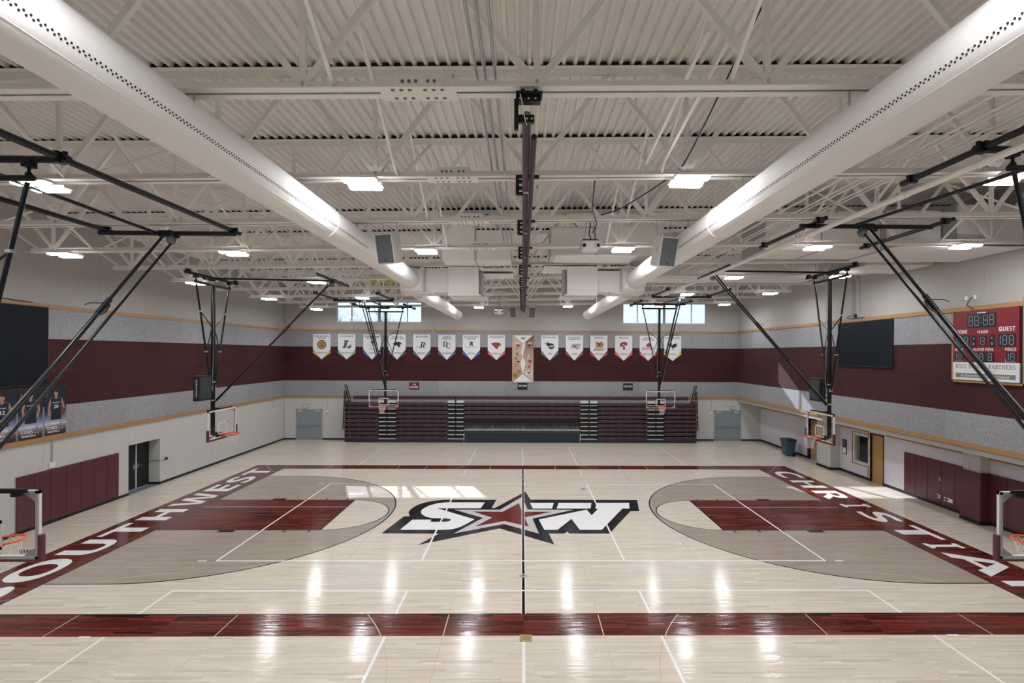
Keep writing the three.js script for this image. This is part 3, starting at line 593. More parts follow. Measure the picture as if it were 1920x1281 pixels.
/* =====================================================================
   CURTAIN ROLLER IN THE MIDDLE
   ===================================================================== */
{
  const c = thing('divider_curtain_roller', 'maroon divider curtain tube hung along the middle of the ceiling', 'curtain roller');
  const yc = 9.0, x = -0.02, dz = 0.45;
  mesh('roller_tube', rod(V(x, yc, 13.45), V(x, yc, -15.6), 0.055, 20), M.curtain, c);
  mesh('curtain_roll', rod(V(x + 0.1, yc - 0.01, 13.00), V(x + 0.1, yc - 0.01, -15.6), 0.04, 16), M.curtain, c);
  mesh('tube_end', [rod(V(x, yc, 13.45), V(x, yc, 13.55), 0.04, 16), rod(V(x, yc, 13.55), V(x, yc, 13.59), 0.05, 16)], M.chrome, c);
  const br = thing('motor_bracket', 'black steel motor bracket at the near end of the maroon curtain tube', 'bracket'); br.position.y = -0.04;
  mesh('bracket_plate', [box(x - 0.13, x + 0.16, 9.13, 9.2, 13.65, 13.75), box(x - 0.13, x + 0.18, 9.2, 9.235, 13.63, 13.79), box(x - 0.15, x - 0.1, 8.82, 9.18, 13.65, 13.71), box(x - 0.12, x + 0.09, 8.93, 9.02, 13.59, 13.65)], M.black, br);
  mesh('roller_wheel', [rod(V(x - 0.05, 9.24, 13.63), V(x - 0.05, 9.24, 13.77), 0.03, 12), rod(V(x + 0.1, 9.24, 13.63), V(x + 0.1, 9.24, 13.77), 0.03, 12)], M.blackMatte, br);
  mesh('motor_cable', path([V(x - 0.1, 9.3, 13.75), V(x - 0.06, 9.1, 13.81), V(x - 0.03, 8.95, 13.75), V(x, 8.93, 13.57)], 0.006, 20), M.white, br);
  mesh('bolt', [...[-0.08, 0.02, 0.1].map((o) => rod(V(x + o, 9.16, 13.75), V(x + o, 9.16, 13.76), 0.012, 8)), ...[0.0, 0.06].map((o) => rod(V(x + o, 8.97, 13.65), V(x + o, 8.97, 13.66), 0.014, 8))], M.chrome, br);
  const proto = thing('roller_hanger', '', 'bracket', 'black hangers of the curtain roller');
  mesh('side_plate', [box(-0.17, -0.12, -0.14, 0.2, -0.03, 0.03), box(-0.17, -0.11, -0.16, 0.14, 0.04, 0.09)], M.black, proto);
  mesh('rung', [0.17, 0.08, -0.03, -0.13].map((y) => box(-0.15, y > 0.1 ? 0.24 : 0.02, y - 0.025, y + 0.025, -0.03, 0.05)), M.black, proto);
  mesh('roller_wheel', [rod(V(-0.04, -0.1, 0.05), V(0.06, -0.1, 0.05), 0.04, 12), rod(V(0.19, -0.02, 0.0), V(0.23, -0.02, 0), 0.05, 12)], M.galv, proto);
  let first = true;
  JZ.slice(2).forEach((z, i) => { const o = first ? proto : copy(proto); first = false; o.position.set(x, yc + 0.07, z + 0.15); o.userData.label = `black hanger bracket on the curtain roller, ${ORD[i]} behind the motor bracket`; });
}

/* =====================================================================
   BASKETBALL BACKSTOPS
   ===================================================================== */
const netGeo = (() => {
  const g = [], n = 12, rows = 7, R = (t) => 0.225 - 0.105 * Math.pow(t, 0.75), at = (i, j) => { const t = j / rows, a = (i + (j % 2) / 2) / n * Math.PI * 2; return V(Math.cos(a) * R(t), -0.43 * t, Math.sin(a) * R(t)); };
  for (let j = 0; j < rows; j++) for (let i = 0; i < n; i++) { g.push(rod(at(i, j), at(j % 2 ? i + 1 : i, j + 1), 0.0045, 5), rod(at(i, j), at(j % 2 ? i : i - 1, j + 1), 0.0045, 5)); }
  return join(g);
})();
const fontB = await new FontLoader().loadAsync('fonts/droid/droid_sans_bold.typeface.json');
function backstop(label, opt = {}) {
  const t = thing('basketball_backstop', label, 'basketball hoop', 'ceiling-hung basketball hoops'), dy = opt.drop || 0, m = M.black;
  const Y = (y) => y - dy, up = opt.up || 0, U = (y) => y + 0.14 + up;
  mesh('mast', rod(V(0, Y(3.0), 0), V(0, U(8.72), 0), 0.075, 18), m, t);
  each('mast_collar', [rod(V(0, Y(4.28), 0), V(0, Y(4.33), 0), 0.085, 18), rod(V(0, 4.98, 0), V(0, 5.03, 0), 0.085, 18)], M.galv, t);
  mesh('header_bar', cylX(-1.12, 1.12, U(8.72), 0, 0.045, 14), m, t);
  mesh('upper_cross_pipe', cylX(-1.65, 1.65, U(9.0), 0, 0.055, 14), m, t);
  for (const s of [-1, 1]) {
    mesh('hanger_link', [rod(V(s * 1.05, U(8.72), 0), V(s * 1.05, U(8.97), 0), 0.022, 8), cbox(s * 1.05, U(8.93), 0, 0.12, 0.1, 0.14), ball(s * 1.05, U(8.77), 0, 0.05)], m, t);
    mesh('side_arm', [rod(V(s * 1.03, U(8.66), 0), V(s * 0.09, 4.72, 0), 0.033, 12)], m, t);
    const pAt = (y) => V(s * (0.09 + 0.94 * (y - 4.72) / 3.94), y, 0);
    mesh('diagonal_strut', rod(pAt(7.62), V(s * 0.07, 7.08, 0), 0.018, 8), m, t);
    mesh('diagonal_strut', rod(pAt(6.15), V(s * 0.07, 7.08, 0), 0.018, 8), m, t);
    each('clamp', [cbox(pAt(7.62).x, 7.62, 0, 0.09, 0.05, 0.09), cbox(pAt(6.15).x, 6.15, 0, 0.09, 0.05, 0.09), cbox(s * 0.1, 4.78, 0, 0.06, 0.12, 0.1)], M.galv, t);
    mesh('pipe_clamp', [cbox(s * 1.5, U(9.03), 0, 0.08, 0.16, 0.16), rod(V(s * 1.42, U(9.04), 0), V(s * 1.42, U(9.12), 0), 0.035, 8), rod(V(s * 1.58, U(9.04), 0), V(s * 1.58, U(9.12), 0), 0.035, 8)], m, t);
  }
  // folding brace towards the court
  const top = V(0, U(8.93), 4.5), low = V(0, Y(4.3), 0.12), ln = opt.lean || 0, q = (f, x) => V(x + ln * (1 - f), top.y + (low.y - top.y) * f, top.z + (low.z - top.z) * f);
  const k = opt.mirror || 1;
  mesh('brace_pole', [rod(q(0, k * 0.02), q(0.42, k * 0.02), 0.034, 14), rod(q(0.40, k * 0.02), q(1, k * 0.02), 0.042, 14)], m, t);
  const sp = opt.spread ?? 0.05;
  mesh('brace_pole', rod(V(ln - k * 0.13, U(8.93) - sp, 4.5), V(-k * 0.05, Y(4.3) - sp, 0.1), 0.027, 10), m, t);
  mesh('brace_lock', [along(new THREE.CylinderGeometry(0.055, 0.055, 0.42, 12), q(0.37, k * 0.02), q(0.44, k * 0.02)), path([q(0.38, k * 0.02), q(0.4, -k * 0.08), q(0.43, -k * 0.1), q(0.46, k * 0.02)], 0.016, 16), path([q(0.39, k * 0.1), q(0.39, k * 0.36), q(0.4, k * 0.42)], 0.01, 10)], m, t);
  mesh('hoist_cable', [rod(q(0.46, k * 0.0), q(0.97, k * 0.14), 0.007, 5)], M.galv, t);
  mesh('rear_cross_pipe', cylX(ln - 1.6, ln + 1.6, U(8.95), 4.55, 0.055, 14), m, t);
  mesh('middle_pipe', rod(V(0, U(8.99), 0), V(ln + 0.3, U(8.97), 4.55), 0.036, 12), m, t);
  mesh('brace_pivot', [cbox(ln, U(8.93), 4.53, 0.3, 0.14, 0.16), rod(V(ln - 0.25, U(8.9), 4.55), V(ln - 0.17, U(8.9), 4.55), 0.07, 12)], m, t);
  mesh('safety_strap', [ball(ln - k * 0.13, U(8.78), 4.5, 0.11, 16), rod(V(ln - k * 0.13, U(8.88), 4.5), V(ln - k * 0.13, U(8.95), 4.5), 0.04, 8)], std(0x6f7478, 0.35, 0.3), t);
  const rail = (x, z0, z1) => { const o = mesh('rail_pipe', rod(V(x, U(9.03), z0), V(x, U(9.03), z1), 0.052, 14), m, t); each('pipe_clamp', [z0 + 0.25, z1 - 0.25].map((z) => join([cbox(x, U(9.04), z, 0.16, 0.14, 0.08), rod(V(x - 0.06, U(9.06), z), V(x - 0.06, U(9.12), z), 0.03, 8), rod(V(x + 0.06, U(9.06), z), V(x + 0.06, U(9.12), z), 0.03, 8)])), m, o); };
  if (opt.rails === 'long') { rail(-1.5, -1.6, 4.9); rail(1.5, -1.6, 4.9); }
  else if (opt.rails === 'stub') { for (const s of [-1, 1]) { rail(s * 1.5, 4.1, 7.4); rail(s * 1.5, -1.6, 1.7); } }
  mesh('winch_motor', [rod(V(-0.35, U(9.0), -0.14), V(0.05, U(9.0), -0.14), 0.09, 14), cbox(0.12, U(8.99), -0.14, 0.18, 0.16, 0.2)], M.blackMatte, t);
  mesh('motor_cord', path([V(-0.5, U(8.95), 0), V(-0.2, U(8.7), 0.05), V(-0.11, 7.6, 0.06), V(-0.1, 6.2, 0.07), V(-0.15, 5.2, 0.07), V(-0.09, 4.6, 0.05)], 0.009, 30), M.galv, t);
  // board
  const b0 = Y(2.9), b1 = b0 + 1.07, zb = 0.37;
  const board = group('backboard', t);
  mesh('glass_pane', new THREE.PlaneGeometry(1.78, 1.02).translate(0, (b0 + b1) / 2, zb), M.glass, board);
  mesh('rear_frame', [box(-0.905, 0.905, b1 - 0.045, b1 - 0.004, zb - 0.05, zb - 0.03), box(-0.905, 0.905, b0 + 0.004, b0 + 0.045, zb - 0.05, zb - 0.03), box(-0.905, -0.868, b0, b1, zb - 0.05, zb - 0.03), box(0.868, 0.905, b0, b1, zb - 0.05, zb - 0.03)], M.galv, board);
  mesh('white_frame', [box(-0.915, 0.915, b1 - 0.05, b1, zb - 0.03, zb + 0.012), box(-0.915, 0.915, b0, b0 + 0.05, zb - 0.03, zb + 0.012), box(-0.915, -0.865, b0, b1, zb - 0.03, zb + 0.012), box(0.865, 0.915, b0, b1, zb - 0.03, zb + 0.012)], M.white, board);
  const s0 = b0 + 0.13, s1 = s0 + 0.46;
  mesh('target_square', [box(-0.305, 0.305, s1 - 0.05, s1, zb + 0.006, zb + 0.009), box(-0.305, 0.305, s0, s0 + 0.05, zb + 0.006, zb + 0.009), box(-0.305, -0.255, s0, s1, zb + 0.006, zb + 0.009), box(0.255, 0.305, s0, s1, zb + 0.006, zb + 0.009)], M.white, board);
  each('corner_gusset', [-1, 1].flatMap((s) => [[b1, -1], [b0, 1]].map(([y, v]) => { const sh = new THREE.Shape(); sh.moveTo(s * 0.865, y + v * 0.05); sh.lineTo(s * 0.68, y + v * 0.05); sh.lineTo(s * 0.865, y + v * 0.19); return new THREE.ExtrudeGeometry(sh, { depth: 0.015, bevelEnabled: false }).translate(0, 0, zb - 0.03); })), M.alu, board);
  const pad = [rbox(0, b0 - 0.01, zb, 1.88, 0.07, 0.09, 0.02)]; for (const s of [-1, 1]) pad.push(rbox(s * 0.925, b0 + 0.17, zb, 0.065, 0.42, 0.09, 0.02));
  each('edge_padding', pad, M.pad, board);
  mesh('maker_mark', (() => { const g = new THREE.ShapeGeometry(fontB.generateShapes('GARED', 0.06), 4); g.translate(-0.84, b0 + 0.075, zb + 0.0075); return g; })(), M.blackMatte, board);
  each('board_frame', [cbox(0, b1 + 0.01, zb - 0.1, 1.55, 0.06, 0.06), cbox(-0.6, b1 - 0.06, zb - 0.07, 0.12, 0.05, 0.08), cbox(0.6, b1 - 0.06, zb - 0.07, 0.12, 0.05, 0.08), cbox(0, b0 + 0.08, zb - 0.08, 0.5, 0.16, 0.08), cbox(0, b1 + 0.01, 0.15, 0.1, 0.08, 0.26), cbox(0, b0 + 0.12, 0.15, 0.12, 0.14, 0.26)], m, t);
  // ring and net
  const rz = zb + 0.38, ry = Y(3.05), rim = group('rim', t);
  mesh('ring', new THREE.TorusGeometry(0.237, 0.016, 10, 40).rotateX(Math.PI / 2).translate(0, ry, rz), M.rim, rim);
  mesh('ring_bracket', [cbox(0, ry - 0.01, zb + 0.08, 0.2, 0.03, 0.15), cbox(0, ry - 0.06, zb + 0.02, 0.18, 0.14, 0.025), bar(V(-0.09, ry - 0.03, zb + 0.02), V(-0.15, ry - 0.01, rz - 0.17), 0.02, 0.04), bar(V(0.09, ry - 0.03, zb + 0.02), V(0.15, ry - 0.01, rz - 0.17), 0.02, 0.04)], M.rim, rim);
  mesh('net', netGeo, M.net, rim).position.set(0, ry - 0.015, rz);
  return t;
}
const put = (o, x, z, turn) => { o.position.set(x, 0, z); o.rotation.y = turn; };
put(backstop('ceiling-hung basketball hoop at the left end of the main court, with shot clock', { up: -0.2 }), -11.8, 0, Math.PI / 2);
put(backstop('ceiling-hung basketball hoop at the right end of the main court, with shot clock', { drop: 0.06, up: 0.2 }), 11.8, 0, -Math.PI / 2);
put(backstop('far left basketball hoop in front of the folded bleachers', { rails: 'stub', drop: 0.13, up: -0.15 }), -8.6, -12.6, 0);
put(backstop('far right basketball hoop in front of the folded bleachers', { rails: 'stub', drop: 0.13, up: 0.15 }), 8.55, -12.6, 0);
put(backstop('nearest basketball hoop at the left picture edge, seen from behind', { rails: 'long', up: -0.15, spread: 0.22 }), -8.47, 12.0, Math.PI);
put(backstop('nearest basketball hoop at the right picture edge, seen from behind', { rails: 'stub', up: 0.15, mirror: -1, lean: 0.26, spread: 0.1 }), 8.47, 12.0, Math.PI);

// shot clocks on the two main masts
for (const s of [-1, 1]) {
  const c = thing('shot_clock', s < 0 ? 'black shot clock on the mast of the left main hoop' : 'black shot clock on the mast of the right main hoop', 'clock', 'shot clocks');
  mesh('clock_body', [rbox(0, 0.45, 0, 0.22, 0.92, 0.78, 0.02), ...[0, 1, 2, 3].map((k) => box(-s * 0.11 - 0.004, -s * 0.11 + 0.004, 0.15 + k * 0.2, 0.17 + k * 0.2, -0.3, 0.3))], M.blackMatte, c);
  mesh('clock_face', box(s < 0 ? 0.11 : -0.12, s < 0 ? 0.12 : -0.11, 0.06, 0.84, -0.33, 0.33), std(0x3b4045, 0.5), c);
  mesh('brand_strip', box(-0.05, 0.05, 0.1, 0.8, 0.39, 0.393), std(0x2b3136, 0.5), c);
  if (s < 0) stuff(mesh('white_lettering', Array.from({ length: 9 }, (_, k) => box(0.0, 0.035, 0.16 + k * 0.07, 0.2 + k * 0.07, 0.393, 0.395)), M.white, c));
  const q = s < 0 ? -0.45 : 0.58, l = s < 0 ? 0.16 : 0.42; each('mount_arm', [cbox(0, 0.175, q, 0.1, 0.05, l), cbox(0, 0.725, q, 0.1, 0.05, l)], M.black, c);
  c.position.set(s * 11.82, s < 0 ? 4.36 : 4.3, s < 0 ? 0.6 : -0.85);
}

/* =====================================================================
   BLEACHERS
   ===================================================================== */
{
  const b = thing('folded_bleachers', 'bank of folded maroon bleachers with aisle steps over openings shaded black at the far wall', 'bleachers');
  const ZF0 = -15.8, secs = [[-12.2, -9.95], [-8.7, -5.2], [5.18, 8.6], [9.78, 12.0]], aisles = [[-9.95, -8.7], [-5.2, -4.05], [3.97, 5.18], [8.6, 9.78]], P = 0.291;
  const yr = (i) => 0.21 + P * i;
  const seat = (x0, x1, i) => {
    const o = mesh('seat_board', [rbox((x0 + x1) / 2, yr(i) + 0.1, ZF0 - 0.12, x1 - x0 - 0.01, 0.21, 0.26, 0.02)], M.bleacher, b), n = Math.max(2, Math.round((x1 - x0) / 0.6)), g = [];
    for (let k = 0; k < n; k++) g.push(cbox(x0 + 0.35 + (x1 - x0 - 0.4) * k / (n - 1), yr(i) + 0.21, ZF0 - 0.02, 0.04, 0.02, 0.05));
    stuff(mesh('seat_clip', g, M.stepWhite, o));
  };
  for (let i = 0; i < 9; i++) { for (const [x0, x1] of secs) seat(x0, x1, i); if (i > 4) seat(-4.05, 3.97, i); }
  mesh('rear_panel', box(-12.15, 11.95, 0.02, 2.7, -16.74, -16.7), M.galv, b);
  for (let i = 0; i < 9; i++) mesh('row_deck', box(-12.15, 11.95, yr(i) + 0.17, yr(i) + 0.195, -16.68, ZF0 - 0.27), M.galv, b);
  for (const x of [-12.05, -9.3, -6.9, -4.6, -2.1, 0, 2.1, 4.6, 6.9, 9.2, 11.85]) mesh('support_post', box(x - 0.03, x + 0.03, 0.02, 2.66, -16.3, -16.22), M.galv, b);
  each('kick_board', [box(-12.2, -4.05, 0.02, 0.2, ZF0 - 0.06, ZF0), box(3.97, 12.0, 0.02, 0.2, ZF0 - 0.06, ZF0)], M.navy, b);
  mesh('back_board', [rbox(-0.1, 3.02, -16.5, 23.5, 0.25, 0.08, 0.02)], M.bleacher, b);
  mesh('back_rail', [box(-11.9, 11.7, 2.86, 2.895, -16.5, -16.4)], M.galv, b);
  { const g = []; for (let x = -11.6; x < 11.5; x += 0.6) g.push(cbox(x, 3.15, -16.47, 0.04, 0.02, 0.04)); stuff(mesh('seat_clip', g, M.stepWhite, b)); }
  for (const [x0, x1] of aisles) {
    for (let i = 0; i < 9; i++) { mesh('aisle_step', box(x0 + 0.02, x1 - 0.02, yr(i), yr(i) + 0.05, ZF0 - 0.26, ZF0 - 0.1), M.stepWhite, b); mesh('opening_shade', box(x0 + 0.02, x1 - 0.02, yr(i) + 0.06, yr(i) + P, ZF0 - 0.27, ZF0 - 0.2), M.blackMatte, b); }  // black panel painted in for the shade of the opening behind each step
    mesh('top_platform', box(x0 + 0.02, x1 - 0.02, 2.72, 2.86, -16.3, ZF0 - 0.05), M.stepWhite, b);
    const c = (x0 + x1) / 2;
    mesh('aisle_rail', [rod(V(c, 0.55, ZF0 + 0.02), V(c, 3.2, ZF0 - 0.05), 0.028, 8), ...[0.5, 1.1, 1.68, 2.26, 2.85].map((y) => rod(V(c - 0.05, y, ZF0), V(c + 0.05, y, ZF0), 0.04, 8))], M.black, b);
  }
  // middle bank: upright slats over a dark front panel
  mesh('front_panel', rbox(-0.04, 0.36, ZF0 - 0.02, 7.96, 0.68, 0.05, 0.01), M.navy, b);
  mesh('panel_edge', [box(-4.06, -4.02, 0.12, 0.62, ZF0 - 0.02, ZF0 + 0.03), box(3.94, 3.98, 0.12, 0.62, ZF0 - 0.02, ZF0 + 0.03)], M.stepWhite, b);
  mesh('panel_lip', box(-4.0, 3.92, 0.78, 0.83, ZF0 - 0.26, ZF0 - 0.22), M.galv, b);
  mesh('inner_board', [rbox(-0.04, 1.56, ZF0 - 0.2, 7.96, 0.2, 0.1, 0.02), rbox(-0.04, 1.29, ZF0 - 0.2, 7.96, 0.2, 0.1, 0.02)], M.bleacher, b);
  for (let k = 0; k < 66; k++) { const x = -3.97 + k * 7.87 / 65; mesh('upright_slat', [box(x - 0.022, x + 0.022, 0.86, 1.66, ZF0 - 0.12, ZF0 - 0.09)], M.blackMatte, b); }
  for (let k = 0; k < 66; k++) { const x = -3.97 + k * 7.87 / 65; mesh('slat_foot', [box(x - 0.035, x + 0.035, 0.84, 0.93, ZF0 - 0.13, ZF0 - 0.07), box(x - 0.03, x + 0.03, 0.95, 1.14, ZF0 - 0.13, ZF0 - 0.12)], M.stepWhite, b); }
  // folded end railings
  for (const s of [-1, 1]) {
    const xe = s < 0 ? -12.2 : 12.0;
    for (let k = 0; k < 7; k++) {
      const y = 3.9 - k * 0.42, x = xe - s * (0.12 - 0.02 * k) + s * (0.28 - 0.02 * k);
      const dx = s * (k === 0 ? -0.28 : 0.02), z = -16.25 + k * 0.05;
      const fr = [V(x + dx, y - (k ? 0.5 : 1.15), z), V(x, y, z), V(x, y, z - 0.35), V(x + dx, y - (k ? 0.5 : 1.15), z - 0.35)];
      mesh('end_railing', [rod(fr[0], fr[1], 0.03, 8), rod(fr[1], fr[2], 0.03, 8), rod(fr[2], fr[3], 0.03, 8), ...[0.25, 0.5, 0.75].map((f) => rod(fr[0].clone().lerp(fr[1], f), fr[3].clone().lerp(fr[2], f), 0.014, 6)), rod(fr[0], V(fr[0].x - s * 0.2, fr[0].y, fr[0].z), 0.02, 6)], M.black, b);
    }
    mesh('end_panel', [box(xe - 0.03, xe + 0.03, 0.05, 2.8, -16.7, ZF0 - 0.05)], M.blackMatte, b);
  }
}

/* =====================================================================
   BANNERS AND SIGNS ON THE FAR WALL
   ===================================================================== */
const INK = '#1d222b';
const star = (c, x, y, r, rot = -Math.PI / 2, k = 0.42) => { c.beginPath(); for (let i = 0; i < 10; i++) { const a = rot + i * Math.PI / 5, q = i % 2 ? r * k : r; c[i ? 'lineTo' : 'moveTo'](x + Math.cos(a) * q, y + Math.sin(a) * q); } c.closePath(); };
const shp = (c, pts, fill, stroke, lw = 3) => { c.beginPath(); pts.forEach(([x, y], i) => c[i ? 'lineTo' : 'moveTo'](x, y)); c.closePath(); if (fill) { c.fillStyle = fill; c.fill(); } if (stroke) { c.strokeStyle = stroke; c.lineWidth = lw; c.stroke(); } };
function swMark(c, x, y, s, edge = INK, face = '#f2f2f0') {       // the school's S, star and W
  c.save(); c.translate(x, y); c.scale(s, s);
  c.lineJoin = 'miter'; c.font = 'italic bold 66px sans-serif'; c.textAlign = 'center'; c.textBaseline = 'middle';
  for (const [t, o] of [['S', -38], ['W', 46]]) { c.lineWidth = 12; c.strokeStyle = edge; c.strokeText(t, o, 2); c.fillStyle = face; c.fillText(t, o, 2); }
  star(c, 0, 0, 46); c.fillStyle = edge; c.fill(); star(c, 0, 0, 34); c.fillStyle = '#c9c6c2'; c.fill(); star(c, 0, 0, 23); c.fillStyle = '#7a2427'; c.fill();
  c.restore();
}
const EMB = {
  ring: (c) => { c.beginPath(); c.arc(128, 158, 66, 0, 7); c.fillStyle = INK; c.fill(); c.beginPath(); c.arc(128, 158, 55, 0, 7); c.fillStyle = '#c9a552'; c.fill(); c.beginPath(); c.arc(128, 158, 36, 0, 7); c.strokeStyle = INK; c.lineWidth = 7; c.stroke(); shp(c, [[108, 140], [150, 136], [154, 165], [136, 186], [112, 176]], '#3b3428'); shp(c, [[124, 150], [144, 150], [136, 166]], '#e7dcc0'); },
  L: (c) => { shp(c, [[96, 96], [156, 96], [150, 112], [138, 112], [122, 186], [152, 186], [164, 172], [196, 160], [186, 206], [66, 206], [72, 190], [86, 186], [100, 112], [90, 110]], '#4c6450', '#2d3d33', 4); shp(c, [[108, 206], [136, 172], [144, 180], [122, 206]], '#eef0ee'); },
  lake: (c) => { shp(c, [[108, 110], [160, 96], [148, 130], [156, 150], [120, 138]], '#23395c'); shp(c, [[132, 108], [154, 104], [142, 124]], '#e0912f'); c.fillStyle = INK; fitText(c, 'LAKERS', 128, 214, 110, 20, 'serif'); c.fillStyle = '#8b9098'; for (let i = 0; i < 3; i++) c.fillRect(90, 158 + i * 12, 86 - i * 20, 3); },
  claw: (c) => { c.beginPath(); c.moveTo(58, 150); c.quadraticCurveTo(110, 92, 186, 124); c.lineTo(196, 150); c.lineTo(172, 150); c.quadraticCurveTo(160, 160, 176, 176); c.lineTo(160, 192); c.quadraticCurveTo(134, 186, 130, 160); c.quadraticCurveTo(112, 150, 108, 176); c.quadraticCurveTo(96, 146, 58, 150); c.fillStyle = INK; c.fill(); },
  R: (c) => { c.fillStyle = INK; fitText(c, 'R', 132, 158, 130, 118, 'serif', 'italic bold'); c.strokeStyle = '#5f6b68'; c.lineWidth = 5; c.beginPath(); c.ellipse(124, 162, 74, 24, -0.35, 0.4, 3.6); c.stroke(); },
  DC: (c) => { c.fillStyle = '#20325c'; fitText(c, 'D', 106, 140, 100, 104, 'serif'); fitText(c, 'C', 148, 168, 100, 104, 'serif'); },
  knot: (c) => { shp(c, [[102, 108], [154, 108], [146, 136], [158, 170], [98, 170], [110, 136]], '#31465f'); shp(c, [[114, 118], [142, 118], [128, 140]], '#b33a35'); shp(c, [[112, 166], [128, 144], [144, 166]], '#e9ecee'); c.fillStyle = '#31465f'; c.fillRect(118, 96, 20, 8); fitText(c, 'Watertown Mayer Royals', 128, 190, 170, 18, 'serif', 'normal'); },
  red: (c) => { shp(c, [[52, 126], [110, 116], [168, 120], [196, 146], [186, 166], [160, 160], [150, 196], [128, 206], [104, 184], [80, 160]], '#c2302f', INK, 6); shp(c, [[166, 136], [196, 148], [184, 166], [164, 156]], '#d6a637', INK, 3); shp(c, [[140, 132], [164, 136], [158, 160]], INK); },
  flame: (c) => { c.beginPath(); c.arc(150, 166, 44, 0, 7); c.fillStyle = INK; c.fill(); for (const [a, b] of [[52, 108], [70, 142], [94, 92]]) shp(c, [[a, b], [132, 128], [110, 166]], INK); c.fillStyle = '#f2f2f0'; fitText(c, 'HF', 150, 168, 70, 50, 'sans-serif', 'italic bold'); },
  SW: (c) => swMark(c, 128, 162, 0.98),
  gold: (c) => { shp(c, [[84, 104], [110, 96], [130, 118], [160, 96], [188, 112], [198, 140], [176, 178], [90, 178]], '#b08748', INK, 4); shp(c, [[120, 124], [150, 118], [146, 150], [124, 152]], '#5a3a22'); c.fillStyle = '#f3efe4'; c.strokeStyle = INK; c.lineWidth = 7; c.font = 'italic bold 40px sans-serif'; c.textAlign = 'center'; c.strokeText('JORDAN', 128, 206, 150); c.fillText('JORDAN', 128, 206, 150); shp(c, [[56, 214], [186, 214], [180, 224], [52, 224]], '#8a6a38'); },
  rust: (c) => { shp(c, [[80, 120], [110, 98], [176, 104], [180, 140], [164, 152], [150, 132], [138, 150], [152, 206], [118, 206], [126, 164], [100, 158], [84, 172], [74, 148]], '#9c3b2c', INK, 4); shp(c, [[108, 136], [134, 128], [128, 152]], '#ece6dd'); },
  hawk: (c) => { shp(c, [[96, 146], [128, 112], [172, 124], [164, 160], [110, 166]], '#b12f33', INK, 4); shp(c, [[128, 112], [150, 96], [172, 124]], '#d9dde0', INK, 3); c.fillStyle = '#f4f4f4'; c.strokeStyle = '#b12f33'; c.lineWidth = 8; c.font = 'italic bold 34px sans-serif'; c.textAlign = 'center'; c.strokeText('WHITE HAWKS', 124, 192, 172); c.fillText('WHITE HAWKS', 124, 192, 172); },
  star2: (c) => { shp(c, [[72, 120], [120, 110], [110, 148], [150, 120], [200, 116], [176, 146], [208, 150], [150, 176], [128, 196], [110, 164], [76, 160]], INK); shp(c, [[100, 124], [124, 118], [116, 146]], '#c7a64c'); c.fillStyle = INK; fitText(c, 'TIGERS', 140, 208, 60, 14); },
};
